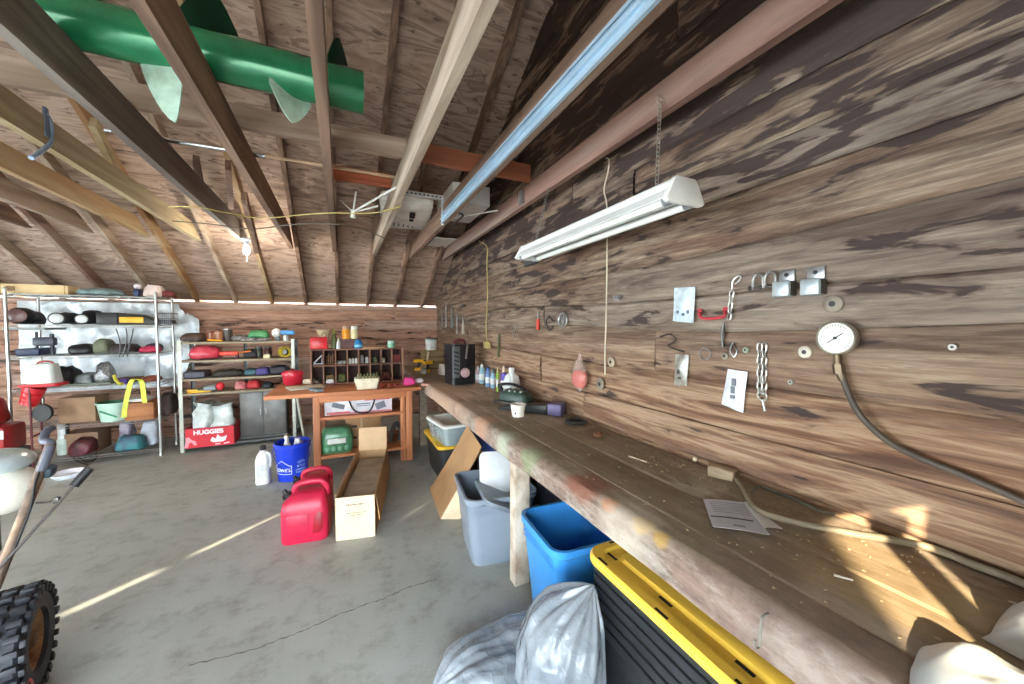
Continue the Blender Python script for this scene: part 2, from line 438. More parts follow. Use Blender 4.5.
# --- roof
def m_ply():
    m, t, b = nt('roof_plywood')
    v = coords(t, (1, 1, 1))
    n = node(t, 'ShaderNodeTexNoise', Scale=1., Detail=5., Roughness=.55, Distortion=1.6)
    mp = coords(t, (1.5, 6.5, 6.5)); t.links.new(mp, n.inputs['Vector'])
    w = node(t, 'ShaderNodeTexNoise', Scale=1.7, Detail=3.); t.links.new(v, w.inputs['Vector'])
    c = ramp(t, n.outputs[0], [(.30, lin((104, 80, 68))), (.45, lin((172, 144, 126))), (.52, lin((194, 168, 150))), (.58, lin((132, 104, 90))), (.66, lin((186, 162, 146)))]).outputs[0]
    c = mixc(t, mth(t, 'MULTIPLY', w.outputs[0], .35), c, lin((176, 162, 152)))
    sx = node(t, 'ShaderNodeSeparateXYZ'); t.links.new(v, sx.inputs[0])
    vo = node(t, 'ShaderNodeTexVoronoi', Scale=1.); t.links.new(coords(t, (4.2, 9.5, 9.5)), vo.inputs['Vector'])
    kn = ramp(t, vo.outputs['Distance'], [(.0, (1,) * 3), (.16, (0,) * 3)])
    sel = ramp(t, node_noise(t, v, 2.3), [(.5, (0,) * 3), (.6, (1,) * 3)])
    c = mixc(t, mth(t, 'MULTIPLY', mth(t, 'MULTIPLY', kn.outputs[0], sel.outputs[0]), .75), c, lin((62, 44, 38)))
    da = node(t, 'ShaderNodeTexNoise', Scale=1., Detail=2., Roughness=.5); t.links.new(coords(t, (9., 22., 22.)), da.inputs['Vector'])
    dk = ramp(t, da.outputs[0], [(.63, (0,) * 3), (.69, (1,) * 3)])
    c = mixc(t, mth(t, 'MULTIPLY', dk.outputs[0], .7), c, lin((84, 68, 60)))
    t.links.new(c, b.inputs['Base Color']); b.inputs['Roughness'].default_value = .8
    bump(t, b, n.outputs[0], .2, .006)
    return m
def node_noise(t, v, s):
    n = node(t, 'ShaderNodeTexNoise', Scale=s, Detail=3.); t.links.new(v, n.inputs['Vector']); return n.outputs[0]
k = MB(); th = .12
zr = roofz(YR)
k.prism([(YB + .5, roofz(YB) - .5 * PITCH + th), (YR, zr + th), (YF - .4, roofz(YF - .4) + th), (YF - .4, roofz(YF - .4) + th + .02), (YR, zr + th + .022), (YB + .5, roofz(YB) - .5 * PITCH + th + .02)], 0, XL - .1, XW + .12)
struct(k.build('ceiling', m_ply(), flat=True), 'bare brown plywood roof sheathing between the rafters', 'ceiling')
# seams between the plywood sheets are covered by rafters; frieze boards close the eave but for a slit of daylight
k = MB(); k.box(((XL + XW) / 2, YB + .06, 1.9), (XW - XL, .03, .14)); struct(k.build('trim_2', wood((150, 122, 98), (104, 80, 62), axis=0)), 'frieze board closing the eave above the back wall', 'trim')
WJ = [wood((160, 130, 110), (104, 82, 68), (76, 56, 46), 1, 12., .75, .15), wood((190, 174, 156), (140, 120, 102), (116, 94, 78), 1, 12.), wood((132, 124, 116), (96, 88, 80), (78, 62, 54), 1, 12., .75, .1),
      wood((150, 116, 102), (104, 74, 64), (150, 134, 122), 1, 9., .75, .2), wood((184, 168, 134), (140, 118, 84), (150, 104, 64), 1, 10., .75, .2)]
def slope_beam(name, x0, x1, h, m, label, group, cat='rafter'):
    k = MB()
    k.prism([(YB + .3, roofz(YB) - .3 * PITCH), (YR + .02, roofz(YR + .02)), (YR + .02, roofz(YR + .02) + h), (YB + .3, roofz(YB) - .3 * PITCH + h)], 0, x0, x1)
    o = k.build(name, m, flat=True); struct(o, label, cat, group)
RX = [-.06 + .43 * i for i in range(-9, 4)]
for i, x in enumerate(RX):
    m = WJ[0] if x > -.5 else (WJ[4] if i % 2 else WJ[1])
    if i == 3: m = WJ[3]
    slope_beam('rafter_beam', x, x + .04, th, m, 'sloping roof rafter under the plywood sheathing', 'roof rafters')
ZJ = CAMH + .956
def yend(z): return YB - (z - ZE) / PITCH
def joist(x0, x1, h, m, label, yf=YF):
    k = MB(); k.prism([(yf, ZJ), (yend(ZJ), ZJ), (yend(ZJ + h), ZJ + h), (yf, ZJ + h)], 0, x0, x1)
    o = k.build('joist_beam', m, flat=True); struct(o, label, 'joist')
joist(-.082, -.035, .19, WJ[0], 'brown ceiling joist crossing straight over the green pipe end')
joist(-.55, -.505, .19, WJ[0], 'ceiling joist in front of the green pipe, second from the pipe end')
joist(-1.0, -.955, .19, WJ[2], 'grey ceiling joist with the light bulb at its far end')
joist(.39, .435, .19, WJ[1], 'pale ceiling joist between the green pipe and the galvanised track')
joist(.862, .9, .17, WJ[0], 'ceiling joist that carries the galvanised door track')
joist(1.31, 1.35, .14, WJ[3], 'red brown ceiling joist close along the right wall')
for i, x in enumerate((-1.43, -1.86, -2.29, -2.72, -3.15, -3.58)):
    joist(x, x + .045, .15, WJ[(4, 4, 1, 0, 3, 0)[i]], ('yellowish pale joist one along from the bulb joist', 'yellow orange joist two along from the bulb joist', 'joist three along from the bulb joist', 'joist four along from the bulb joist', 'joist five along from the bulb joist', 'joist six along from the bulb joist')[i])
# tie boards lying across the joists
ZT = ZJ + .19
k = MB(); k.box((-1.58, 2.63, ZT + .065), (4.0, .04, .125)); struct(k.build('tie_beam', wood((190, 170, 154), (146, 122, 106), (120, 96, 82), 0, 12.)), 'grey brown tie board lying across the joists under the pipe', 'tie board')
k = MB(); k.box((.90, 2.63, ZT + .065), (.93, .04, .125)); struct(k.build('tie_beam', wood((186, 112, 78), (150, 84, 60), (112, 66, 50), 0, 10.)), 'orange tie board between the pale joist and the right wall', 'tie board')
k = MB(); k.box((.17, 3.2, ZT + .05), (.44, .04, .10)); struct(k.build('tie_beam', wood((190, 108, 74), (152, 80, 56), None, 0, 10.)), 'short orange board across the joists further back', 'tie board')
# diagonal braces down in the left bays
for (xa, ya, xb, yb, i) in ((93, 122, 128, 196, 4), (196, 160, 205, 208, 0), (244, 196, 257, 250, 0), (228, 165, 231, 205, 3)):
    a = pz(xa, ya, 2.62); b_ = Vector((a.x, yend(2.62) - .35, 0)); b_ = py_(xb, yb, 4.3)
    a = py_(xa, ya, 3.7)
    k = MB(); d = (b_ - a); q = d.to_track_quat('Y', 'Z').to_matrix().to_4x4(); k.box((0, d.length / 2, 0), (.04, d.length, .09)); k.xf(Matrix.Translation(a) @ q)
    struct(k.build('brace_beam', WJ[i], flat=True), 'short brace between joist and rafter near the bulb', 'brace', 'roof braces')

# ------------------------------------------------------------------ light
sun = bpy.data.lights.new('sun', 'SUN'); sun.energy = 5.5; sun.angle = math.radians(.45); sun.color = (1., .86, .62)
so = bpy.data.objects.new('sun', sun); COL.objects.link(so)
dirv = Vector((SUNH.x, SUNH.y, -SUNEL)); so.rotation_euler = dirv.to_track_quat('-Z', 'Y').to_euler()
w = bpy.data.worlds.new('sky'); SC.world = w; w.use_nodes = True
wt = w.node_tree; bg = wt.nodes['Background']; bg.inputs[0].default_value = (.80, .91, 1., 1); bg.inputs[1].default_value = 6.0

# ------------------------------------------------------------------ camera and view
cam = bpy.data.cameras.new('camera'); co = bpy.data.objects.new('camera', cam); COL.objects.link(co)
cam.sensor_width = 36; cam.lens = 36 * FPX / 1024; cam.clip_start = .01
co.location = O; co.rotation_euler = (PI / 2 - PH, 0, -TH); SC.camera = co
SC.view_settings.view_transform = 'Standard'; SC.view_settings.look = 'None'; SC.view_settings.gamma = 1; SC.view_settings.use_curve_mapping = False
SC.view_settings.exposure = 1.95
SC.cycles.use_denoising = True
SC.cycles.max_bounces = 10; SC.cycles.diffuse_bounces = 6
# ================================================================== UNDER THE ROOF
WHITE = mat((226, 226, 220), .45, var=.06); STEEL = mat((168, 170, 170), .35, .85, .15, 14.); DSTEEL = mat((92, 90, 86), .45, .7, .2, 14.)
BLACK = mat((26, 26, 28), .5, var=.2); CHROME = mat((205, 208, 210), .16, 1., .05); RUST = mat((122, 84, 58), .75, .3, .25, 22.)
GALV = mat((186, 200, 212), .35, .65, .1, 6.); REDP = mat((190, 28, 34), .38, var=.12); YEL = mat((236, 176, 28), .45, var=.08)
def chainlinks(k, p0, p1, length, wire, width=.55):
    p0, p1 = Vector(p0), Vector(p1); d = p1 - p0; n = max(2, round(d.length / (length * .74)))
    z = d.normalized(); a = z.cross(Vector((0, 1, 0))); a = a.normalized() if a.length > .1 else Vector((1, 0, 0)); b = z.cross(a)
    for i in range(n):
        c = p0 + d * ((i + .5) / n); s, t = (a, b) if i % 2 else (b, a)
        h = length / 2; w = length * width / 2; pts = []
        for q in range(14):
            an = 2 * PI * q / 14; pts.append(c + s * (w * math.cos(an)) + z * ((h - w) * (1 if math.sin(an) > 0 else -1) + w * math.sin(an)))
        k.tube(pts, wire, 6, closed=True)
    return k

# --- green pipe with welded fins, lying across the joists
GREEN = mat((38, 134, 90), .24, .25, .14, 5., coat=.4); GREEND = mat((18, 66, 44), .5, .2, .15, 5.); PALEG = mat((176, 206, 192), .5, .1, .14, 12.)
pr = .10; PY = 2.16; PZ = ZJ + .19 + pr
g = thing('fin_pipe', 'green metal pipe with welded fins lying across the ceiling joists', 'pipe', (0.125, PY, PZ))
k = MB(); k.lathe([(pr * .86, 0), (pr, .0), (pr, 1.9), (pr * .86, 1.9)], 32, (0, 0, 0), Matrix.Rotation(-PI / 2, 4, 'Y'), cap=False)
k.lathe([(pr * .86, 1.9), (pr * .86, 0)], 32, (0, 0, 0), Matrix.Rotation(-PI / 2, 4, 'Y'), cap=False); k.build('pipe_body', GREEN, g)
def fin(px, py, down, w, h, m, tw, skew=0.):
    p = py_(px, py, PY); x = p.x - .125
    k = MB(); s = -1 if down else 1; n = 12; prof = []
    for i in range(n + 1):
        u = i / n * 2 - 1; prof.append((u * w / 2 + skew * (1 - abs(u)), h * (1 - abs(u) ** 1.6)))
    def f(u, v):
        i = u * n; a = prof[int(min(i, n))]
        zz = pr * .75 + (a[1] + pr * .22) * v
        return Vector((a[0], .10 * math.sin(a[0] / w * 2.2) * .6, s * zz))
    k.sheet(f, n, 6, .006); k.xf(Matrix.Translation((x, 0, 0)) @ Matrix.Rotation(tw, 4, 'Z'))
    k.build('fin', m, g)
fin(163, 70, True, .13, .24, PALEG, -1.0, .03); fin(291, 104, True, .18, .13, PALEG, .15)
fin(214, 22, False, .26, .20, GREEND, .35); fin(340, 70, False, .15, .15, GREEND, .3)
# --- pole across the joists
a = pz(160, 137, 2.62); b = pz(392, 176, 2.62); a.y = b.y = (a.y + b.y) / 2; 
q = thing('extension_pole', 'long pole with a shiny chrome half lying across the joists', 'pole', (a.x, a.y, 2.612))
mid = pz(256, 153, 2.62).x - a.x; en = b.x + .1 - a.x
k = MB(); k.cyl((-.25, 0, 0), (mid, 0, 0), .015); k.cyl((mid - .02, 0, 0), (mid + .05, 0, 0), .018); k.build('chrome_tube', CHROME, q)['label'] = 'chrome tube'
k = MB(); k.cyl((mid, 0, 0), (en, 0, 0), .0105); k.build('wooden_rod', mat((206, 176, 146), .5), q)
# --- galvanised door track fixed to a joist
k = MB(); x0 = .862 - .016
def chan(xa, xb, za, zb, t=.003):   # C-section opening downwards to the aisle
    return [(xa, za), (xb, za), (xb, zb), (xa, zb), (xa, zb - .014), (xa + t, zb - .014), (xa + t, zb - t), (xb - t, zb - t), (xb - t, za + t), (xa + t, za + t), (xa + t, za + .014), (xa, za + .014)]
yt = pz(443, 224, ZJ).y
k.prism([(u, v) for u, v in chan(x0, .861, ZJ - .004, ZJ + .088)], 1, .15, yt)
k.prism([(x0 - .004, ZJ + .036), (.858, ZJ + .036), (.858, ZJ + .05), (x0 - .004, ZJ + .05)], 1, .15, yt)
tag(k.build('door_track', mat((176, 202, 220), .32, .3, .08, 3.), flat=True), 'pale blue galvanised overhead door track along the joist', 'track')  # reflected sky light is put into the base colour as pale blue
# perforated angle from the pale joist to the track end, with its drop strap
ya = yt - .02
g = thing('perforated_angle', 'white perforated steel angle bracing the end of the door track', 'bracket', (.436, ya, ZJ + .232))
k = MB(); L = x0 - .436 + .02; k.box((L / 2, 0, 0), (L, .003, .038)); k.box((L / 2, .018, -.018), (L, .036, .003)); k.build('angle_bar', mat((222, 224, 226), .4, .3), g)
k = MB()
for i in range(11): k.box((.035 + i * (L - .06) / 10, -.002, .0), (.018, .003, .011), bev=.001)
k.build('slot', BLACK, g)['kind'] = 'stuff'
k = MB(); k.box((L - .01, -.004, -.12), (.022, .003, .26)); k.build('drop_strap', mat((222, 224, 226), .4, .3), g)
# second thin rod bracing the other side
a = pz(498, 190, ZJ + .05); b = Vector((1.31, a.y + .0, ZJ + .1))
k = MB(); k.tube([(.905, yt - .1, ZJ + .03), (1.0, yt - .12, ZJ + .05), (1.308, yt - .25, ZJ + .11)], .006, 6); k.box((.915, yt - .1, ZJ + .03), (.02, .05, .03))
tag(k.build('brace_rod', WHITE), 'thin white rod between the door track and the red brown joist', 'rod')
# --- sack and white carton on top of the joists
g = thing('paper_sack', 'white printed paper sack lying on the joists behind the pale joist', 'sack', (.64, 4.05, ZJ + .19), -.12)
k = MB()
for (z, s) in ((0, .9), (.03, 1.), (.08, 1.02), (.13, .96), (.15, .82)): pass
k.loft([rrect(.50 * s, .95 * s, .08, z) for z, s in ((0, .88), (.02, .98), (.07, 1.), (.12, .96), (.15, .8))]); bmesh.ops.subdivide_edges(k.bm, edges=k.bm.edges[:], cuts=2, use_grid_fill=True); k.rough(.022, 3, 5.)
k.build('sack_body', mat((236, 236, 230), .6, var=.1, scale=5., bmp=.2), g)
SB = mat((36, 36, 38), .7)
for i, (t, y, s) in enumerate((('0001', -.22, .075), ('I', -.05, .06))):
    lettering('sack_print', t, s, SB, g, (.05, y, -.022), (PI, 0, PI / 2), depth=.012, bold=.001)
k = MB()
for i in range(5): k.box((-.12 + .05 * i, .22 + .015 * i, -.004), (.012, .10 - .01 * i, .003))
k.build('sack_text_lines', SB, g)
g = thing('carton', 'white carton lying over the joists near the right wall', 'box', (1.12, 3.62, ZJ + .192))
k = MB(); k.box((0, 0, .09), (.36, .62, .18), bev=.006); k.build('carton_body', mat((214, 214, 212), .6, var=.05), g)
k = MB(); k.box((0, 0, .182), (.05, .62, .002)); k.box((0, -.311, .15), (.05, .002, .06)); k.build('tape', mat((190, 182, 160), .3), g)
k = MB(); k.tube([pz(448, 232, ZJ - .004), pz(454, 224, ZJ - .01), pz(463, 216, ZJ - .012), pz(459, 213, ZJ - .006)], .008, 8, 4)
tag(k.build('bungee_strap', BLACK), 'short black bungee cord hanging under the white carton', 'cord')
k = MB(); k.box((1.2, 4.75, ZJ + .145), (.30, .5, .012), bev=.002); tag(k.build('panel_board', WHITE), 'white panel piece lying on the joists at the back corner', 'panel')
# --- wire bracket
g = thing('folding_rack', 'white folding wire rack hooked on the pale joist', 'rack', (0, 0, 0))
c = pz(353, 212, ZJ + .02)
k = MB(); k.cyl(c, pz(400, 185, ZJ + .1), .008, n=8); k.cyl(c, pz(378, 206, ZJ + .06), .007, n=8); k.cyl(c, pz(356, 192, ZJ + .12), .007, n=8); k.cyl(c, pz(340, 200, ZJ + .12), .004, n=8); k.build('arms', WHITE, g)
k = MB(); k.cyl(c - Vector((0, 0, .05)), c + Vector((0, 0, .02)), .02, .016); k.build('hub', WHITE, g)
# --- hook, bulb, cords
g = thing('storage_hook', 'pale blue bent metal storage hook on a joist at the far left', 'hook', (0, 0, 0))
hx = -1.385
k = MB(); P0 = pxx(46, 112, hx); P = [pxx(*p, hx) for p in ((45, 113), (50, 122), (51, 140), (43, 150), (31, 158))]; k.tube(P, .011, 10, 5); k.build('hook_bar', mat((150, 172, 200), .35, .4), g)
k = MB(); k.box(pxx(46, 122, hx) + Vector((.0, .0, .0)), (.012, .03, .15), bev=.003); k.build('hook_plate', mat((120, 140, 168), .4, .5), g)
bp = pz(246, 239, ZJ)
g = thing('light_bulb_fixture', 'bare lit bulb in its socket at the end of a joist', 'lamp', (bp.x, bp.y, ZJ))
k = MB(); k.lathe([(.055, -.012), (.055, 0)], 20); k.lathe([(.022, -.06), (.024, -.03), (.034, -.012)], 20); k.build('socket', mat((150, 160, 172), .5), g)
k = MB(); k.lathe([(.002, -.17), (.016, -.166), (.028, -.15), (.033, -.13), (.030, -.108), (.02, -.08), (.014, -.06)], 20)
bm_, bt, bb = nt('bulb_glass'); bb.inputs['Emission Color'].default_value = (1, .93, .8, 1); bb.inputs['Emission Strength'].default_value = 25; k.build('bulb', bm_, g)
k = MB(); k.tube([(0, 0, -.17), (.004, 0, -.22), (0, .002, -.235)], .0015, 5); k.build('pull_string', WHITE, g)
pl = bpy.data.lights.new('bulb_light', 'POINT'); pl.energy = 6; pl.color = (1, .9, .75); pl.shadow_soft_size = .04
po = bpy.data.objects.new('bulb_light', pl); COL.objects.link(po); po.location = (bp.x, bp.y - .01, ZJ - .22)
YC = mat((190, 172, 96), .5)
k = MB(); P = [pz(x, y, ZJ - .02) for x, y in ((168, 207), (196, 207), (228, 213), (262, 218), (300, 215), (330, 213), (372, 213), (402, 206))]
k.tube(P, .0042, 6, 5); tag(k.build('power_lead', YC), 'yellow extension cord strung under the joists near the bulb', 'cord')
k = MB(); P = [pz(x, y, ZJ - .03) for x, y in ((172, 221), (210, 224), (252, 229), (300, 224), (352, 226), (384, 238))]
k.tube(P, .005, 6, 5); tag(k.build('sagging_lead', mat((96, 88, 76), .6)), 'dark cord sagging under the joists behind the yellow cord', 'cord')

# --- shop light hanging on chains
FX, FZ, FY0, FY1 = 1.155, 1.935, .99, 2.24
g = thing('shop_light', 'white fluorescent shop light hanging over the workbench', 'light', (FX, (FY0 + FY1) / 2, FZ))
hl = (FY1 - FY0) / 2
WL = mat((236, 238, 236), .35, var=.04)
k = MB(); k.prism([(-.055, .05), (-.045, .062), (.045, .062), (.055, .05), (.055, .012), (-.055, .012)], 1, -hl, hl); k.build('housing', WL, g, flat=True)
k = MB(); k.prism([(-.055, .03), (-.098, -.016), (-.096, -.019), (-.05, .012), (.05, .012), (.096, -.019), (.098, -.016), (.055, .03)], 1, -hl, hl); k.build('reflector', WL, g, flat=True)
for s in (-1, 1):
    k = MB(); k.prism([(-.099, -.020), (-.058, .056), (-.046, .066), (.046, .066), (.058, .056), (.099, -.020), (.085, -.030), (-.085, -.030)], 1, s * hl - .012, s * hl + .012, bev=.004); k.build('end_cap', WL, g)
for s in (-1, 1):
    k = MB(); k.cyl((s * .055, -hl + .03, -.016), (s * .055, hl - .03, -.016), .0165, n=14)
    tb = k.build('tube', mat((246, 247, 244), .25, var=.02), g)
    for e in (-1, 1):
        k = MB(); k.cyl((s * .055, e * (hl - .012), -.016), (s * .055, e * (hl - .04), -.016), .018, n=14)
        k.build('tube_end', mat((170, 176, 182), .3, .7), tb)
ca = Vector((1.305, 1.235, ZJ + .03))
k = MB(); chainlinks(k, ca + Vector((-.02, 0, .0)), (FX + .05, FY0 + .18, FZ + .075), .03, .0022); k.tube([ca + Vector((.01, 0, .02)), ca + Vector((-.03, 0, .03)), ca + Vector((-.035, 0, .0)), ca + Vector((-.02, 0, -.01))], .003, 6, 4)
tag(k.build('hanging_chain', mat((176, 170, 158), .4, .7)), 'chain holding the near end of the shop light', 'chain')
k = MB(); chainlinks(k, (1.30, 2.22, ZJ + .0), (FX + .04, 2.22, FZ + .07), .03, .0022)
tag(k.build('hanging_chain', mat((150, 146, 140), .4, .7)), 'chain holding the far end of the shop light', 'chain')
k = MB(); k.box((1.295, 2.63, ZJ + .06), (.03, .05, .10), bev=.003); tag(k.build('metal_strap', STEEL), 'small galvanised strap on the red brown joist by the tie board', 'strap')
# pull cord looped over a nail, and the yellow lead on the far wall
k = MB(); P = [pxx(x, y, 1.46) for x, y in ((606, 158), (609, 160), (608, 172), (604, 190), (607, 208), (607, 260), (606, 320), (605, 352), (605, 375))]
k.tube(P, .0045, 6, 5); tag(k.build('hanging_string', mat((214, 202, 176), .6)), 'long pale cord hanging down the wall behind the shop light', 'cord')
k = MB(); P = [pxx(x, y, 1.465) for x, y in ((479, 241), (487, 247), (487, 262), (487.5, 300), (486, 325), (487, 341))]
k.tube(P, .006, 6, 5); k.box(pxx(487, 345, 1.46), (.05, .12, .07), bev=.008)
tag(k.build('outlet_lead', mat((196, 178, 116), .5)), 'yellow power lead running down the far wall to a socket', 'cord')

# ================================================================== ON THE RIGHT WALL
WX = 1.487
def wallp(x, y, d=0.): return pxx(x, y, WX - d)
# gauge
c = wallp(837, 338, .03)
g = thing('pressure_gauge', 'round white pressure gauge with a hose on the board wall', 'gauge', c)
RX90 = Matrix.Rotation(-PI / 2, 4, 'Y')
k = MB(); k.lathe([(.03, -.03), (.050, -.022), (.054, 0), (.054, .012), (.050, .016), (.048, .010)], 32, (0, 0, 0), RX90); k.build('case', mat((176, 172, 160), .3, .7), g)
k = MB(); k.lathe([(.049, .010), (.0, .011)], 32, (0, 0, 0), RX90, cap=False); dial = k.build('dial', mat((236, 234, 222), .5, var=.04), g)
k = MB(); k.box((-.0125, 0, 0), (.001, .003, .05), rot=(.9, 0, 0)); k.cyl((-.011, 0, 0), (-.015, 0, 0), .005); k.build('needle', BLACK, dial)
k = MB()
for i in range(27):
    a = math.radians(-135 + i * 270 / 26); k.box((-.0118, -math.sin(a) * .041, math.cos(a) * .041), (.0006, .0012, .007 if i % 5 else .011), rot=(-a * -1, 0, 0))
k.build('tick_marks', BLACK, dial)
k = MB(); k.cyl((.004, 0, -.05), (.004, -.004, -.10), .010); k.cyl((.004, -.004, -.085), (.004, -.008, -.115), .016, n=6); k.cyl((.004, -.008, -.11), (.006, -.018, -.135), .012); k.build('stem', mat((120, 104, 84), .45, .7), g)
k = MB(); P = [wallp(*p, d) - c for p, d in (((842, 374), .025), ((848, 392), .03), ((858, 412), .035), ((872, 428), .03), ((892, 444), .022), ((920, 458), .018), ((960, 474), .016), ((1024, 502), .014), ((1110, 545), .014))]
k.tube(P, .009, 10, 5); k.build('hose', mat((84, 74, 64), .6, var=.15), g)
# electric boxes
bx = thing('conduit_box', 'grey metal conduit box on the wall beside the shackles', 'electrical box', wallp(787, 286, 0))
k = MB(); k.box((-.002, 0, .034), (.006, .052, .048), bev=.001); k.build('mounting_plate', STEEL, bx)
k = MB(); k.box((-.022, 0, -.012), (.042, .058, .056), bev=.006); k.build('box_cover', mat((182, 194, 198), .35, .5, .12), bx)
k = MB(); k.cyl((-.004, 0, .04), (-.008, 0, .04), .007); k.build('screw', BLACK, bx)
k = MB(); k.box((-.02, -.03, -.012), (.036, .006, .05)); k.build('side_plate', DSTEEL, bx)
dup(bx, wallp(816, 284, 0), label='grey metal conduit box on the wall above the round knob')
# red pull handle
c = wallp(711, 315, .0)
g = thing('door_pull', 'red metal pull handle on the wall beside the small plastic packet', 'handle', c)
def wp(x, y, d=0.): return wallp(x, y, d) - c
k = MB(); k.tube([wp(700, 313, .004), wp(700, 315, .03), wp(702, 318, .032), wp(712, 318.5, .032), wp(723, 317, .032), wp(725, 314, .03), wp(725, 311, .004)], .0065, 8, 3); k.build('grip', mat((186, 58, 68), .4), g)
for x, y in ((700, 312), (725.5, 310.5)):
    k = MB(); k.box(wp(x, y, .003), (.006, .022, .03), bev=.002); k.build('mounting_foot', mat((186, 58, 68), .4), g)
# chains
CH = mat((190, 188, 180), .35, .75)
k = MB(); chainlinks(k, wallp(732, 291, .015), wallp(729, 319, .012), .03, .0032); k.tube([wallp(732, 289, .015), wallp(733, 281, .016), wallp(738, 276, .016), wallp(741, 277, .016), wallp(739, 281, .016), wallp(735, 284, .016)], .0035, 6, 4)
tag(k.build('short_chain', CH), 'short steel chain with an open hook beside the red handle', 'chain')
k = MB()
for dx in (-2.2, 2.2): chainlinks(k, wallp(762 + dx, 344, .014), wallp(762 + dx, 395, .014), .032, .0032)
k.torus(wallp(762, 396, .02), .017, .004, (1, 0, .2)); k.cyl(wallp(762.5, 400, .02), wallp(765, 411, .02), .005)
tag(k.build('double_chain', CH), 'doubled steel chain hanging below the round socket knobs', 'chain')
# shackles
def shackle(px, py, label):
    o = thing('shackle', label, 'shackle', wallp(px, py, .012), 0, 'shackles beside the conduit boxes')
    k = MB(); k.tube([(0, -.018, -.03), (0, -.02, 0), (0, -.014, .02), (0, 0, .028), (0, .014, .02), (0, .02, 0), (0, .018, -.03)], .0055, 8, 3); k.build('bow', STEEL, o)
    k = MB(); k.cyl((0, -.03, -.026), (0, .03, -.026), .005); k.cyl((0, .026, -.026), (0, .034, -.026), .009); k.build('pin', DSTEEL, o)
shackle(758, 281, 'steel shackle on the wall, the one nearer the hook chain'); shackle(770, 279.5, 'steel shackle on the wall, right against the conduit boxes')
# round knobs (old insulators)
def knob(px, py, r, m, label, hole=True, group='round ceramic knobs on the wall'):
    o = thing('insulator_knob', label, 'knob', wallp(px, py, 0), 0, group)
    k = MB(); k.lathe([(r * .85, 0), (r, .004), (r, .009), (r * .8, .013), (r * .42, .013)], 22, (0, 0, 0), RX90); k.build('disc', m, o)
    k = MB(); k.lathe([(r * .34, .0135), (0, .014)], 12, (0, 0, 0), RX90, cap=False); k.lathe([(r * .34, .008), (r * .34, .0135)], 12, (0, 0, 0), RX90); k.build('centre_hole', BLACK if hole else STEEL, o)  # black disc stands in for the dark hole at the centre
CER = mat((202, 194, 176), .4, var=.14); CERD = mat((138, 128, 112), .6, var=.2)
knob(834, 304, .028, CERD, 'weathered round knob above the pressure gauge'); knob(806, 352, .022, CER, 'pale ceramic knob beside the pressure gauge')
knob(747, 350, .013, mat((150, 164, 142), .4), 'small green grey knob just above the paper packet'); knob(726, 356, .016, CERD, 'round metal disc beside the wire ring')
knob(954, 347, .010, mat((170, 164, 154), .5, .4), 'small metal stud right of the pressure gauge'); knob(792, 382, .010, mat((168, 166, 158), .5, .3), 'tiny pale stud below the ceramic knob')
knob(612, 362, .030, mat((170, 156, 132), .6, var=.15), 'tan round plate beside the pale pull cord'); knob(601, 384, .038, mat((128, 118, 102), .6, var=.2), 'grey brown round plate under the pull cord')
# rings and brackets
k = MB(); k.torus(wallp(705, 354, .012), .026, .0028, (1, 0, 0), 28, 6); tag(k.build('wire_ring', STEEL), 'thin steel wire ring hanging above the tagged plastic bag', 'ring')
k = MB(); k.tube([wallp(724, 322, .01), wallp(722, 334, .012), wallp(723, 347, .01)], .006, 6); k.box(wallp(723, 333, .008), (.008, .016, .05))
tag(k.build('steel_bracket', DSTEEL), 'narrow steel bracket under the red handle', 'bracket')
k = MB(); k.tube([wallp(733, 343, .012), wallp(730, 350, .02), wallp(734, 357, .02), wallp(737, 350, .016), wallp(733, 345, .012)], .003, 6, 4); tag(k.build('wire_clip', STEEL), 'bent wire clip between the ring and the green grey knob', 'clip')
# plastic packets
def packet(name, corners, label, cat, m, contents, seed, d=.008):
    c = wallp(*corners[0], d); o = thing(name, label, cat, c)
    A, B, C, D = [wallp(x, y, d) - c for x, y in corners]
    def f(u, v):
        p = (A * (1 - u) + B * u) * (1 - v) + (D * (1 - u) + C * u) * v
        return p + Vector((-.012 * math.sin(PI * u) * math.sin(PI * v) - .002 * math.sin(u * 9 + v * 5 + seed), 0, 0))
    k = MB(); k.sheet(f, 10, 14, .002); k.build('packet_sleeve', m, o)
    for nm, mm, shapes in contents:
        k = MB()
        for (u, v, su, sv) in shapes:
            p = f(u, v); k.box(p + Vector((-.004, 0, 0)), (.006, su, sv), bev=.002)
        k.build(nm, mm, o)
packet('plastic_packet', ((675, 288), (695, 287), (694, 323), (673, 321)), 'small pale blue plastic packet on the wall beside the red handle', 'packet', mat((196, 212, 220), .25, var=.1, scale=40., coat=.4),
    [('packet_bolts', mat((110, 122, 152), .4, .4), [(.3, .72, .012, .014), (.55, .78, .014, .012), (.75, .7, .012, .016)])], 1)
packet('plastic_bag', ((676, 354), (689, 355), (687, 386), (674, 385)), 'grey plastic bag tagged to the wall under the wire ring', 'bag', mat((150, 146, 134), .3, var=.18, scale=40., coat=.4),
    [('bag_hardware', DSTEEL, [(.45, .55, .012, .02), (.5, .75, .016, .01)])], 2)
packet('paper_packet', ((728, 369), (748, 372), (743, 413), (722, 404)), 'white paper packet with a grey picture beside the doubled chain', 'packet', mat((216, 218, 222), .4, var=.06, scale=30.),
    [('packet_picture', mat((110, 116, 124), .5), [(.5, .3, .018, .03), (.5, .5, .016, .03), (.52, .68, .02, .014)])], 3)
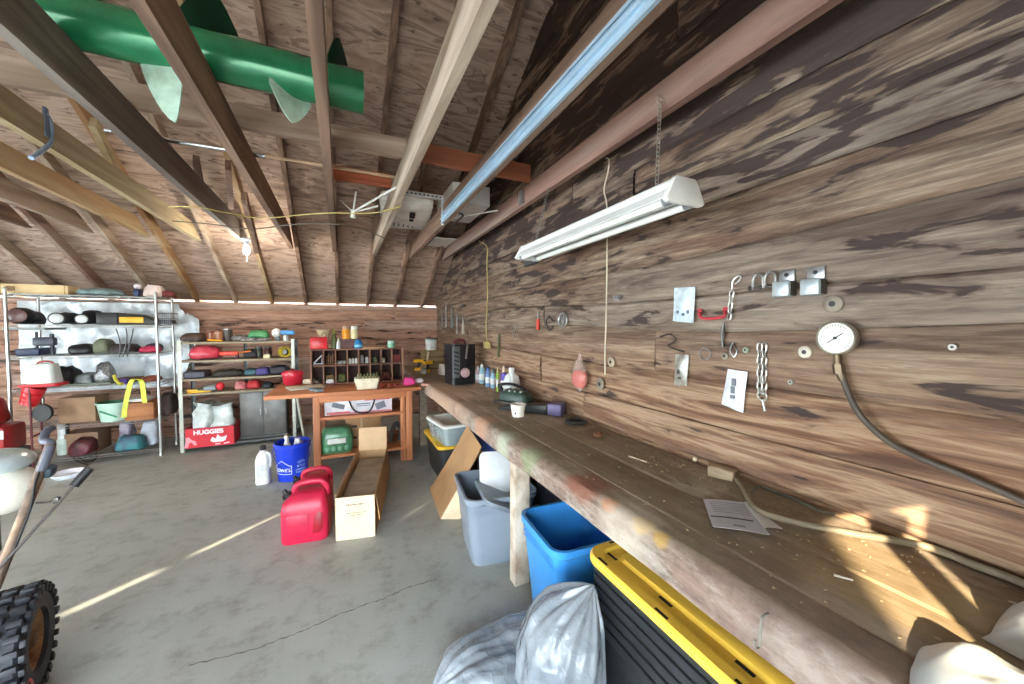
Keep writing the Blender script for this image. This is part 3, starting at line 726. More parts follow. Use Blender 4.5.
# red and clear bag hanging on a nail
c = wallp(581, 352, .02); g = thing('hanging_bag', 'clear plastic bag of red wire connectors hanging on the wall', 'bag', c)
k = MB(); k.loft([[Vector((-.034 * w * math.cos(q) - .012, .075 * w * math.sin(q) - .0, z)) for q in [2 * PI * i / 18 for i in range(18)]] for z, w in ((-.005, .06), (-.03, .22), (-.08, .6), (-.13, 1.0), (-.18, 1.15), (-.215, 1.05), (-.24, .6), (-.275, .2))]); k.rough(.006, 2, 22.)
k.build('bag_film', mat((196, 170, 160), .2, alpha=.4, var=.08, coat=.5), g)
k = MB(); k.loft([[Vector((-.028 * w * math.cos(q) - .012, .072 * w * math.sin(q), z)) for q in [2 * PI * i / 18 for i in range(18)]] for z, w in ((-.125, .55), (-.14, .9), (-.18, 1.1), (-.215, 1.), (-.24, .5))]); k.rough(.008, 4, 30.); k.build('bag_contents', mat((232, 62, 50), .4, var=.12, scale=40.), g)
# screwdriver, clamp, pulley and other tools along the middle of the wall
g = thing('screwdriver', 'red handled screwdriver hung on the middle of the wall', 'screwdriver', wallp(538, 319, .012))
k = MB(); k.lathe([(.008, -.09), (.014, -.085), (.016, -.05), (.012, -.01), (.009, 0)], 12); k.build('handle', mat((206, 62, 44), .35), g)
k = MB(); k.cyl((0, 0, 0), (0, 0, .06), .004); k.build('shaft', STEEL, g)
g = thing('pulley_wheel', 'grey spoked pulley wheel on the wall beside the screwdriver', 'pulley', wallp(563, 320, .014))
k = MB(); k.torus((0, 0, 0), .05, .009, (1, 0, 0), 28, 8); k.build('rim', STEEL, g)
k = MB(); k.cyl((-.012, 0, 0), (.012, 0, 0), .014)
for i in range(4): a = i * PI / 4 + .3; k.cyl((0, -math.cos(a) * .05, -math.sin(a) * .05), (0, math.cos(a) * .05, math.sin(a) * .05), .006, n=6)
k.build('spokes', STEEL, g)
k = MB(); k.tube([wallp(549, 316, .01), wallp(546, 322, .02), wallp(549, 330, .02), wallp(553, 326, .012)], .007, 6, 4); k.tube([wallp(549, 316, .01), wallp(553, 321, .01)], .005, 6); tag(k.build('wall_clamp', DSTEEL), 'small grey clamp hanging between screwdriver and pulley wheel', 'clamp')
k = MB(); k.box(wallp(531, 262, .02), (.04, .22, .05), bev=.01)
tag(k.build('wall_switch', mat((70, 74, 78), .5)), 'dark switch box on the wall at the far end of the shop light', 'switch')
k = MB(); k.tube([wallp(513, 337, .01), wallp(515, 330, .012), wallp(517, 323, .01)], .004, 6); tag(k.build('steel_rod', STEEL), 'thin bright rod on the wall left of the screwdriver', 'rod')
k = MB(); k.tube([wallp(660, 337, .01), wallp(669, 334, .02), wallp(676, 340, .02), wallp(668, 346, .014), wallp(684, 352, .01)], .0035, 6, 4); tag(k.build('wire_loop', DSTEEL), 'loose dark wire bent on the wall below the plastic packet', 'wire')
k = MB(); k.box(wallp(617, 298, .012), (.02, .05, .03), bev=.004); k.cyl(wallp(614, 300, .02), wallp(622, 296, .02), .006); tag(k.build('hinge', STEEL), 'small steel hinge on the wall right of the pale cord', 'hinge')
# wrenches and tools hung at the far corner
def wrench(px, py, L, label, m=STEEL, kind=0):
    o = thing('wrench' if kind == 0 else 'hand_saw' if kind == 1 else 'pliers', label, ('wrench', 'saw', 'pliers')[kind], wallp(px, py, .012), 0, 'tools hung in the far corner')
    if kind == 0:
        k = MB(); k.box((0, 0, -L / 2), (.012, .022, L), bev=.003); k.build('shank', m, o)
        k = MB(); k.prism([(-.03, .0), (-.034, .05), (-.012, .06), (-.012, .025), (.012, .025), (.012, .06), (.034, .05), (.03, 0), (0, -.02)], 0, -.007, .007); k.build('jaw', m, o)
        k = MB(); k.torus((0, 0, -L), .022, .009, (1, 0, 0), 16, 6); k.build('ring_end', m, o)
    else:
        k = MB()
        for s in (-1, 1): k.tube([(0, s * .012, 0), (0, s * .03, -L * .4), (0, s * .035, -L)], .009, 6, 3)
        k.build('handles', m, o); k = MB(); k.prism([(-.02, 0), (.02, 0), (.006, .07), (-.006, .07)], 0, -.008, .008); k.build('jaws', STEEL, o)
wrench(442, 312, .20, 'silver wrench at the very corner of the right wall'); wrench(446, 309, .26, 'long silver wrench hung second from the corner', mat((196, 198, 200), .3, .8))
wrench(452, 313, .22, 'grey handled pliers hung in the far corner above the black case', mat((120, 128, 126), .5), 2); wrench(457, 318, .20, 'bright wrench nearest the yellow lead in the far corner', mat((206, 208, 208), .3, .8))
wrench(463, 322, .16, 'pale handled pliers beside the bright wrench', mat((176, 166, 150), .5), 2)
k = MB(); k.box(wallp(462, 306, .02), (.04, .22, .02), bev=.004); k.tube([wallp(455, 304, .03), wallp(452, 306, .05)], .006, 6); tag(k.build('tool_rail', DSTEEL), 'dark rail that holds tools in the far corner', 'rail')
k = MB(); k.cyl(wallp(499, 334, .02), wallp(498, 357, .02), .012); tag(k.build('chisel', mat((86, 88, 50), .5)), 'olive green bar hung on the wall above the spray bottles', 'bar')
# ================================================================== THE WORKBENCH
BZ, BX, BT = .83, .842, .715
def m_bench():
    m, t, b = nt('bench_wood')
    v = coords(t)
    n = node(t, 'ShaderNodeTexNoise', Scale=1., Detail=8., Roughness=.66, Distortion=.5); t.links.new(coords(t, (16, 1.1, 16)), n.inputs['Vector'])
    n2 = node(t, 'ShaderNodeTexNoise', Scale=3.2, Detail=7., Roughness=.7); t.links.new(v, n2.inputs['Vector'])
    n3 = node(t, 'ShaderNodeTexNoise', Scale=9., Detail=6., Roughness=.7); t.links.new(coords(t, (1, .35, 1)), n3.inputs['Vector'])
    sx = node(t, 'ShaderNodeSeparateXYZ'); t.links.new(v, sx.inputs[0])
    top = ramp(t, n.outputs[0], [(.3, lin((126, 110, 92))), (.52, lin((156, 138, 118))), (.7, lin((178, 162, 142)))]).outputs[0]
    gr = node(t, 'ShaderNodeTexNoise', Scale=38., Detail=6., Roughness=.75); t.links.new(coords(t, (1, .5, 1)), gr.inputs['Vector'])
    top = mixc(t, .8, top, ramp(t, gr.outputs[0], [(.34, (.5, .47, .42, 1)), (.55, (1, 1, 1, 1))]).outputs[0], 'MULTIPLY')
    top = mixc(t, ramp(t, n2.outputs[0], [(.42, (0,) * 3), (.62, (.8,) * 3)]).outputs[0], top, lin((134, 121, 98)))
    front = ramp(t, n.outputs[0], [(.3, lin((96, 78, 68))), (.5, lin((138, 116, 102))), (.68, lin((164, 146, 132)))]).outputs[0]
    worn = ramp(t, n3.outputs[0], [(.5, (0,) * 3), (.62, (1,) * 3)]).outputs[0]
    front = mixc(t, mth(t, 'MULTIPLY', worn, .6), front, lin((184, 176, 164)))
    front = mixc(t, .8, front, ramp(t, gr.outputs[0], [(.34, (.42, .38, .35, 1)), (.54, (1, 1, 1, 1))]).outputs[0], 'MULTIPLY')
    dk = ramp(t, n2.outputs[0], [(.54, (0,) * 3), (.7, (1,) * 3)]).outputs[0]
    front = mixc(t, mth(t, 'MULTIPLY', dk, .75), front, lin((94, 72, 58)))
    isf = ramp(t, mth(t, 'ADD', sx.outputs[0], mth(t, 'MULTIPLY', n3.outputs[0], .05)), [(BX + .028 + .01, (1,) * 3), (BX + .028 + .03, (0,) * 3)])
    isf.color_ramp.elements[0].position = .0; isf.color_ramp.elements[1].position = 1.
    f = mth(t, 'MULTIPLY', mth(t, 'SUBTRACT', BX + .06, mth(t, 'ADD', sx.outputs[0], mth(t, 'MULTIPLY', n3.outputs[0], .045))), 60, True)
    c = mixc(t, f, top, front)
    # old paint drips and stains, plus a wide tan patch on the near top
    for (px, py_a, z, r, col, s) in ((BX, 1.62, .80, .10, (130, 160, 114), .42), (BX + .01, 1.03, .83, .055, (192, 116, 62), .7), (BX + .01, .88, .83, .05, (200, 160, 70), .7), (BX, 2.35, .78, .16, (196, 150, 122), .7), (BX + .01, .80, .825, .04, (196, 156, 74), .7), (BX, 1.95, .77, .12, (186, 196, 170), .6),
                                     (BX + .04, 1.2, .83, .12, (132, 82, 62), .8), (BX, .95, .76, .16, (200, 188, 170), .5), (BX, 3.5, .78, .75, (204, 172, 146), .75), (BX, 2.75, .78, .25, (196, 170, 150), .6), (BX, .45, .77, .30, (128, 104, 96), .4), (1.2, .42, .83, .22, (176, 146, 92), .35)):
        d = node(t, 'ShaderNodeVectorMath', operation='DISTANCE'); t.links.new(v, d.inputs[0]); d.inputs[1].default_value = (px, py_a, z)
        e = mth(t, 'ADD', mth(t, 'DIVIDE', d.outputs['Value'], r), mth(t, 'MULTIPLY', mth(t, 'SUBTRACT', n3.outputs[0], .5), 2.2))
        k = ramp(t, e, [(.55, (1,) * 3), (.95, (0,) * 3)]).outputs[0]
        c = mixc(t, mth(t, 'MULTIPLY', k, s), c, lin(col))
    t.links.new(c, b.inputs['Base Color']); b.inputs['Roughness'].default_value = .72
    bump(t, b, n.outputs[0], .4, .008); return m
g = thing('workbench', 'long rough wooden workbench running along the right wall', 'workbench', (0, 0, 0))
MBN = m_bench()
Y0, Y1 = -.35, 6.22
def beam(k, prof, y0, y1, amp, seed, step=.08):
    n = int((y1 - y0) / step); rings = []
    rr = random.Random(seed); ph = [rr.uniform(0, 6) for _ in range(6)]
    for i in range(n + 1):
        y = y0 + (y1 - y0) * i / n
        w = lambda q: amp * (math.sin(y * 2.3 + ph[q % 6]) + .6 * math.sin(y * 6.1 + ph[(q + 1) % 6]) + .3 * math.sin(y * 17 + ph[(q + 2) % 6]))
        rings.append([Vector((u + w(j), y, z - abs(w(j + 3)) * .6)) for j, (u, z) in enumerate(prof)])
    k.loft(rings); return k
k = MB(); beam(k, [(BX, BT), (BX - .002, BT + .04), (BX + .002, BZ - .028), (BX + .022, BZ - .004), (BX + .05, BZ), (BX + .13, BZ), (BX + .13, BT)], Y0, Y1, .004, 2)
k.build('front_beam', MBN, g, angle=50)
k = MB()
for (a, b_, dz, s) in ((BX + .134, 1.175, -.002, 3), (1.18, 1.478, -.001, 5)):
    beam(k, [(a, BZ - .06), (a, BZ - .006), (a + .006, BZ), (b_ - .006, BZ), (b_, BZ - .006), (b_, BZ - .06)], Y0, Y1, .0012, s)
k.build('top_planks', MBN, g)
WPOST = mat((214, 204, 186), .75, var=.14, scale=7., c2=(150, 122, 96))
for i, y in enumerate((1.86, 4.6, -.2)):
    k = MB(); k.box((BX + .065, y, BT / 2), (.09, .075, BT), bev=.004); k.build('leg', WPOST if i == 0 else MBN, g)
    k = MB(); k.box((1.42, y, .385), (.08, .08, .77), bev=.004); k.build('leg', MBN, g)
g2 = pz(763, 640, .78)
k = MB(); c = pxx(765, 628, BX - .004); k.tube([c + Vector((.01, 0, .03)), c + Vector((-.012, 0, .028)), c + Vector((-.016, 0, 0)), c + Vector((-.02, 0, -.035)), c + Vector((-.034, 0, -.03)), c + Vector((-.034, 0, -.015))], .0028, 7, 4)
tag(k.build('bench_hook', mat((150, 146, 136), .5, .5)), 'small bent wire hook screwed into the near bench edge', 'hook')

# --- things lying on the bench
def B(px, py, z=BZ): return pz(px, py, z)
c = B(518, 416); g = thing('plastic_cup', 'small white plastic tub standing on the bench edge', 'tub', c)
k = MB(); k.lathe([(.0, 0), (.042, 0), (.052, .078), (.058, .08), (.058, .086), (.050, .086), (.047, .07), (.039, .006), (.0, .006)], 24, cap=False); k.build('tub_body', mat((240, 236, 224), .35, var=.03), g)
k = MB(); k.box((-.038, -.036, .03), (.02, .006, .012), rot=(0, 0, .8)); k.build('tub_print', mat((50, 56, 110), .5), g)
c = B(590, 421); c.x = 1.385; k = MB(); k.torus((0, 0, .012), .062, .012, n=28); k.lathe([(.062, .004), (.0, .003)], 24, cap=False); o = k.build('rubber_ring', mat((44, 46, 44), .45)); o.location = c; tag(o, 'black rubber ring lying on the bench by the wall', 'ring')
c = B(598, 436); k = MB(); k.lathe([(.0, 0), (.026, 0), (.024, .018), (.012, .022), (.010, .03), (.0, .03)], 16, cap=False); o = k.build('metal_stopper', RUST); o.location = c; tag(o, 'small rusty round cap on the bench in front of the rubber ring', 'cap')
c = B(574, 412); k = MB(); k.lathe([(.0, 0), (.018, 0), (.018, .03), (.009, .04), (.009, .055), (.0, .055)], 14, cap=False); o = k.build('glue_nozzle', mat((226, 208, 184), .4)); o.location = c; tag(o, 'little cream nozzle cap standing behind the rubber ring', 'cap')
def stick(p, q, r, label, m, nm='wood_stick'):
    k = MB(); a, b_ = B(*p, BZ + r), B(*q, BZ + r); k.cyl(a, b_, r, r * .8, 7); tag(k.build(nm, m), label, 'stick')
PALEW = mat((206, 186, 158), .7)
stick((629, 456), (647, 462), .004, 'pale thin stick lying alone in the middle of the bench', PALEW); stick((834, 575), (853, 580), .003, 'white splinter on the sunlit near part of the bench', mat((236, 230, 216), .7)); stick((690, 486), (664, 474), .003, 'grey twig lying near the wall behind the paper sheet', mat((122, 106, 86), .8))
rr = random.Random(12)
k = MB()
for i in range(300):
    y = rr.choice((rr.uniform(.2, 1.3), rr.gauss(.62, .12), rr.gauss(1.05, .2), rr.uniform(1.2, 4.)))
    x = rr.uniform(BX + .06, 1.46) if rr.random() < .5 else rr.gauss(1.36, .07)
    if not BX + .05 < x < 1.465: continue
    s = rr.uniform(.0012, .0042); k.box((x, y, BZ + s * .4), (s * rr.uniform(1, 2.6), s, s * .8), rot=(0, 0, rr.uniform(0, 3)))
tag(k.build('sawdust_crumbs', mat((172, 152, 120), .8), flat=True), 'crumbs and chips of wood strewn over the bench top', 'crumbs', kind='stuff')
for i, (px, py, l) in enumerate(((695, 461, 'cream wood chip at the wall foot under the picture packet'), (723, 474, 'cream wood chip against the wall end of the hose loop'))):
    c = B(px, py); k = MB(); k.box((0, 0, .009), (.03, .018, .018), rot=(.2, .1, .6), bev=.004); k.rough(.003, i, 40); o = k.build('wood_chip', PALEW); o.location = c; tag(o, l, 'wood chip')
# papers
def paper(pts, label, z, m, lines):
    c = pz(*pts[0], z); g = thing('paper_sheet', label, 'paper', c)
    A, B_, C, D = [pz(x, y, z) - c for x, y in pts]
    def f(u, v):
        p = (A * (1 - u) + B_ * u) * (1 - v) + (D * (1 - u) + C * u) * v
        return p + Vector((0, 0, .004 * math.sin(u * 3 + 1) + .006 * (v * v)))
    k = MB(); k.sheet(f, 10, 10, .0008); k.build('sheet', m, g)
    if lines:
        for nm, mm, rows in lines:
            k = MB()
            for (u0, u1, v, w) in rows: k.sheet(lambda u, q: f(u0 + (u1 - u0) * u, v + w * q) + Vector((0, 0, .0016)), 6, 1)
            k.build(nm, mm, g)
    return g
PAP = mat((206, 208, 216), .6, var=.04)
paper(((744, 503), (750, 503), (783, 530), (764, 531)), 'white under sheet peeking out beside the printed paper', BZ + .002, mat((226, 226, 224), .6, var=.03), None)
paper(((703, 500), (747, 502), (770, 536), (713, 530)), 'printed white paper sheet lying on the bench', BZ + .005, PAP,
      [('printed_lines', mat((150, 154, 166), .7), [(.12, .9, .10 + .07 * i, .022) for i in range(6)] + [(.4, .62, .85, .06)]), ('fold_band', mat((78, 84, 98), .7), [(.03, .86, .62, .045)])])
# hose snaking along the wall foot, thin wire loop
k = MB(); P = [pz(x, y, BZ + .014) for x, y in ((729, 473), (740, 484), (756, 508), (787, 520), (849, 533), (924, 545), (980, 562), (1024, 582), (1060, 602))]
P = [Vector((min(p.x, 1.462), p.y, p.z)) for p in P]; P.append(Vector((1.455, .05, BZ + .014)))
k.tube(P, .0105, 10, 6); tag(k.build('rubber_hose', mat((132, 120, 98), .55, var=.12)), 'beige rubber hose snaking along the wall foot on the bench', 'hose')
k = MB(); P = [pz(x, y, BZ + .006) for x, y in ((752, 492), (764, 485), (786, 487), (806, 497), (818, 510), (836, 514))]; P = [Vector((min(p.x, 1.468), p.y, p.z)) for p in P]
k.tube(P, .004, 7, 6); tag(k.build('thin_wire', mat((120, 124, 112), .5, .3)), 'thin grey wire curled inside the bend of the beige hose', 'wire')
k = MB(); k.box((1.432, 1.01, BZ + .022), (.07, .10, .04), rot=(0, 0, .3), bev=.008); k.rough(.006, 4, 20); tag(k.build('wood_block', wood((176, 156, 130), (132, 112, 90), axis=1)), 'split wood block at the wall end of the beige hose', 'block')
# white crumpled plastic at the near end of the bench
def crumple(name, c, w, d, h, m, label, cat, seed, n=44):
    from mathutils import noise
    def f(u, v):
        x, y = (u - .5) * w, (v - .5) * d; e = max(0, 1 - (abs(u - .5) * 2) ** 3) * max(0, 1 - (abs(v - .5) * 2) ** 3)
        q = Vector((x * 7 + seed, y * 7, seed * .7)); rg = 1 - abs(noise.noise(q)) * 2.2; r2 = 1 - abs(noise.noise(q * 2.7)) * 2
        return Vector((x + noise.noise(q * 1.3) * .03, y + noise.noise(q * 1.3 + Vector((9, 0, 0))) * .03, max(.002, e * h * (.55 + .38 * rg + .14 * r2))))
    k = MB(); k.sheet(f, n, n); o = k.build(name, m, angle=80); o.location = c; return tag(o, label, cat)
WP = mat((196, 200, 199), .35, var=.05, scale=14.)
crumple('plastic_sheet', (.97, .165, BZ + .001), .18, .24, .075, WP, 'crumpled white plastic sheet at the near end of the bench', 'plastic sheet', 3.3)
crumple('plastic_sheet', (1.25, .155, BZ + .001), .24, .22, .11, WP, 'white plastic bag heap beside the wall at the near bench end', 'plastic sheet', 8.1)
# --- spray bottles and cans in a row against the wall
def bottle(px, X, h, r, m, cap, label, kind=0, group='bottles in a row against the wall'):
    p = pxx(px, 380, X); o = thing('spray_can' if kind == 0 else 'squeeze_bottle' if kind == 1 else 'caulk_tube', label, ('can', 'bottle', 'tube')[kind], (X, p.y, BZ), 0, group)
    k = MB()
    if kind == 0: k.lathe([(r * .9, 0), (r, .006), (r, h * .76), (r * .55, h * .84)], 18)
    elif kind == 1: k.lathe([(r * .85, 0), (r, .01), (r, h * .55), (r * .7, h * .72), (r * .35, h * .8)], 18)
    else: k.lathe([(r, 0), (r, h * .74), (r * .5, h * .77)], 16)
    k.build('body', m, o)
    k = MB(); k.lathe([(r * .6 if kind == 0 else r * .42, h * .78), (r * .6 if kind == 0 else r * .34, h * .94), (r * .2, h)], 14); k.build('cap' if kind != 2 else 'nozzle', cap, o)
    k = MB(); k.lathe([(r * 1.015, h * .2), (r * 1.015, h * .5)], 18, cap=False); k.build('wrapper', mat((226, 228, 226), .5), o)
    return o
PB = mat((150, 190, 206), .35); LB = mat((120, 150, 196), .35); WB = mat((222, 222, 216), .4)
bottle(478, 1.40, .19, .032, mat((196, 170, 176), .4), WB, 'pinkish squat bottle at the left end of the bottle row', 1); bottle(482, 1.42, .22, .03, PB, WB, 'pale aqua spray can second in the bottle row', 0)
bottle(488, 1.40, .21, .03, LB, mat((60, 96, 160), .4), 'light blue spray can in the middle of the bottle row', 0); bottle(493, 1.42, .20, .028, PB, mat((80, 120, 130), .4), 'aqua squeeze bottle right of the light blue can', 1)
bottle(497.5, 1.38, .24, .013, mat((150, 196, 70), .4), mat((226, 226, 150), .4), 'thin lime green tube standing between the bottles', 2)
bottle(503.5, 1.36, .27, .027, mat((92, 70, 178), .4), mat((240, 226, 200), .4), 'purple and white caulk tube next to the white jug', 2)
o = thing('white_jug', 'white plastic jug with a handle standing behind the green sander', 'jug', (1.385, pxx(514, 380, 1.385).y + .05, BZ))
k = MB(); k.loft([rrect(w, w * .9, w * .3, z) for z, w in ((0, .13), (.01, .14), (.14, .14), (.19, .11), (.215, .05), (.24, .045))]); k.build('jug_body', mat((228, 232, 230), .35, var=.04), o)
k = MB(); k.tube([(-.02, -.03, .205), (-.03, -.07, .22), (-.03, -.085, .17), (-.02, -.07, .12)], .011, 8, 4); k.build('handle', mat((228, 232, 230), .35, var=.04), o)
k = MB(); k.lathe([(.028, .238), (.028, .262), (.02, .266)], 14); k.build('cap', mat((214, 220, 226), .4), o)
# green sander / grinder
c = Vector((1.30, 2.74, BZ))
o = thing('power_sander', 'dark green power tool lying on the bench before the white jug', 'power tool', c, .5); o.scale = (1.3, 1.4, .9)
DG = mat((52, 74, 64), .4, var=.15)
k = MB(); k.loft([rrect(.10 * a, .20 * b_, .03 * a, z) for z, a, b_ in ((.02, .8, .9), (.03, 1, 1), (.08, 1, 1), (.11, .8, .75), (.12, .5, .5))]); k.build('housing', DG, o)
k = MB()
for i in range(4): k.box((0, -.06 + .04 * i, .118), (.085, .012, .02), bev=.003)
k.build('vent_ribs', STEEL, o)
k = MB(); k.box((0, 0, .012), (.13, .25, .022), bev=.006); k.build('base_plate', DSTEEL, o)
k = MB(); k.tube([(0, .09, .09), (.0, .12, .15), (0, .02, .17), (0, -.07, .13)], .014, 8, 4); k.build('handle', BLACK, o)
c = B(552, 407); c.x = 1.27; c.y = 2.42; o = thing('reciprocating_saw', 'flat black tool with a purple end lying by the green power tool', 'power tool', c, -.9); o.scale = (1.25, 1.25, 1.4)
k = MB(); k.prism([(-.20, 0), (.12, 0), (.12, .05), (-.02, .04), (-.20, .012)], 1, -.045, .045, bev=.006); k.build('blade_guard', mat((34, 38, 38), .4), o)
k = MB(); k.box((.165, 0, .03), (.085, .10, .06), bev=.008); k.build('battery', mat((88, 80, 116), .45), o)['label'] = 'dull purple battery'
k = MB(); k.tube([(-.1, .03, .03), (-.16, .07, .012), (-.05, .12, .012), (.1, .1, .012), (.26, .11, .012)], .006, 7, 5); k.build('power_cord', BLACK, o)
# black case with grey side and round dial
c = B(461, 384); o = thing('tool_tower', 'tall black case with a grey slotted side standing at the far bench', 'case', (1.21, 4.02, BZ), .12)
k = MB(); k.loft([rrect(.28, .26, .03, z) for z in (0, .01, .42, .44)]); k.build('case_body', mat((30, 30, 34), .4, var=.15), o)
k = MB(); k.box((-.10, -.133, .25), (.085, .012, .34), bev=.004); k.build('side_panel', mat((98, 102, 104), .5), o)
k = MB()
for i in range(6): k.box((-.10, -.141, .13 + i * .045), (.06, .004, .014), rot=(0, .3, 0))
k.build('panel_slots', BLACK, o)
k = MB(); k.box((.065, -.132, .30), (.12, .008, .22), bev=.003); k.build('front_door', mat((20, 20, 24), .3), o)
k = MB(); k.lathe([(.052, 0), (.052, .02), (.03, .035), (.0, .035)], 20, (.0, -.13, .13), Matrix.Rotation(PI / 2, 4, 'X')); k.build('dial', mat((198, 164, 166), .45), o)['label'] = 'pinkish round dial'
k = MB(); k.tube([(-.06, 0, .43), (-.05, 0, .48), (.05, 0, .48), (.06, 0, .43)], .015, 8, 3); k.build('handle', mat((112, 44, 52), .45), o)
k = MB(); k.box((.02, -.14, .36), (.02, .006, .16), rot=(0, .12, 0)); k.build('latch', STEEL, o)
c = B(448, 381); k = MB(); k.box((0, 0, .03), (.035, .03, .06), bev=.006); k.lathe([(.008, .06), (.006, .075)], 8); o = k.build('glue_bottle', mat((244, 240, 230), .4)); o.location = c; tag(o, 'tiny white bottle in front of the tall black case', 'bottle')
# far end of the bench
o = thing('cordless_drill', 'yellow and black cordless drill at the far end of the bench', 'drill', (1.12, 5.2, BZ), .6); o.scale = (.72,) * 3
k = MB(); k.cyl((-.10, 0, .19), (.06, 0, .19), .036); k.cyl((-.14, 0, .19), (-.10, 0, .19), .03, .034); k.build('motor_housing', YEL, o)
k = MB(); k.cyl((.06, 0, .19), (.12, 0, .19), .026, .014); k.cyl((.12, 0, .19), (.17, 0, .19), .005); k.build('chuck', BLACK, o)
k = MB(); k.box((-.05, 0, .11), (.045, .04, .13), rot=(0, .2, 0), bev=.01); k.build('grip', BLACK, o)
k = MB(); k.box((-.06, 0, .03), (.12, .075, .06), bev=.01); k.build('battery', YEL, o)
o = dup(o, (1.05, 5.45, BZ), -.4, label='second yellow drill behind the first at the far bench end')
k = MB(); k.loft([rrect(.22, .16, .05, z) for z in (0, .03, .1, .13)]); k.rough(.02, 5, 14); o = k.build('rag_bundle', mat((190, 180, 172), .8)); o.location = (1.29, 4.86, BZ + .005); tag(o, 'pale rag bundle between the drills and the tall black case', 'rag')
o = thing('wooden_crate', 'olive brown wooden crate standing at the far bench end', 'crate', (1.27, 5.7, BZ))
k = MB(); k.box((0, 0, .14), (.30, .26, .28), bev=.006); k.build('crate_body', wood((136, 116, 78), (98, 78, 52)), o)
k = MB()
for z in (.05, .14, .23): k.box((0, -.136, z), (.31, .012, .05), bev=.003)
k.build('slats', wood((150, 128, 90), (104, 84, 58)), o)
o = thing('paint_can', 'white paint can with a green rim on top of the crate', 'can', (1.25, 5.66, BZ + .283))
k = MB(); k.lathe([(.08, 0), (.084, .005), (.084, .15)], 22); k.build('can_body', mat((216, 218, 212), .4), o); k = MB(); k.lathe([(.087, .15), (.087, .165), (.07, .165)], 22); k.build('lid', mat((150, 196, 188), .4), o)
k = MB(); k.tube([(-.084, 0, .13), (-.08, -.03, .06), (0, -.09, .04), (.08, -.03, .06), (.084, 0, .13)], .003, 6, 5); k.build('bail', STEEL, o)
k = MB(); k.ell((0, 0, .045), (.05, .05, .045)); k.rough(.008, 9, 30); o = k.build('twine_ball', mat((150, 146, 138), .8)); o.location = (.99, 4.95, BZ); tag(o, 'grey ball of twine in front of the yellow drills', 'twine')
k = MB(); k.tube([(0, 0, 0.02), (.02, 0, .12), (.05, .02, .26)], .018, 8, 4); o = k.build('mallet_handle_stick', mat((200, 178, 150), .6)); o.location = (1.14, 5.55, BZ); tag(o, 'pale wooden tool handle leaning on the olive crate', 'handle')

# ================================================================== UNDER THE BENCH
# --- yellow lidded black totes nested in a tall stack
SX, SY, SW, SD = 1.105, .79, .44, .76
def m_tote(): return mat((46, 48, 51), .4, var=.1, scale=5.)
TB = m_tote()
def tote_shell(w, d, h, k, taper=.84, r=.05, wall=.006, rim=.018, z0=0.):
    outer = []
    for z, s in ((0, taper), (.02, taper + .02), (h - .05, .985), (h - .045, .985)): outer.append(rrect(w * s, d * (s + (1 - s) * .25), r, z0 + z, 6))
    outer.append(rrect(w + rim, d + rim, r + rim / 2, z0 + h - .03, 6)); outer.append(rrect(w + rim, d + rim, r + rim / 2, z0 + h, 6)); outer.append(rrect(w - wall * 2, d - wall * 2, r, z0 + h, 6))
    outer.append(rrect(w * taper - wall * 2, d * (taper + (1 - taper) * .25) - wall * 2, r, z0 + .012, 6))
    k.loft(outer, cap=False); k.bm.faces.new([k.bm.verts.new(p) for p in rrect(w * taper - wall * 2, d * (taper + (1 - taper) * .25) - wall * 2, r, z0 + .012, 6)])
    k.bm.faces.new([k.bm.verts.new(p) for p in rrect(w * taper, d * (taper + (1 - taper) * .25), r, z0, 6)][::-1])
    return k
LZ = .575; NT = 6
base = None
for i in range(NT):
    zt = LZ - .035 - i * .042
    lab = ('uppermost black tote of the nested stack, right under the yellow lid', 'second black tote down in the nested stack under the bench', 'third black tote down in the nested stack under the bench', 'fourth black tote down in the nested stack under the bench', 'fifth black tote down in the nested stack under the bench', 'bottom black tote of the nested stack, standing on the floor')[i]
    z0 = zt - .33
    if i == NT - 1: z0 = 0.0; 
    h = zt - z0
    o = thing('storage_tote', lab, 'tote', (SX, SY, z0), 0, 'nested black totes under the near bench')
    k = MB(); tote_shell(SW, SD, h, k); k.build('tub_shell', TB, o)
g = thing('tote_cover', 'long yellow plastic lid on the black totes at the bench edge', 'lid', (SX, SY, LZ - .035))
k = MB(); k.loft([rrect(SW + .04, SD + .04, .07, 0, 7), rrect(SW + .046, SD + .046, .073, .006, 7), rrect(SW + .046, SD + .046, .073, .026, 7), rrect(SW + .03, SD + .03, .065, .034, 7), rrect(SW - .04, SD - .04, .05, .034, 7), rrect(SW - .055, SD - .055, .045, .024, 7), rrect(SW - .13, SD - .13, .04, .024, 7), rrect(SW - .15, SD - .15, .04, .034, 7)])
k.build('lid_shell', mat((252, 206, 80), .35, var=.05, scale=4.), g)
k = MB()
for (x, ys) in ((-SW / 2 - .006, (-.24, 0.02, .30)), (-SW / 2 + .055, (-.2, .06, .32))):
    for y in ys: k.box((x, y, .0335 if x < -SW / 2 + .03 else .0252), (.010, .05, .0025))
for x in (-.1, .1): k.box((x, SD / 2 + .004, .0335), (.05, .010, .0025))
k.build('latch_slot', BLACK, g)['kind'] = 'stuff'
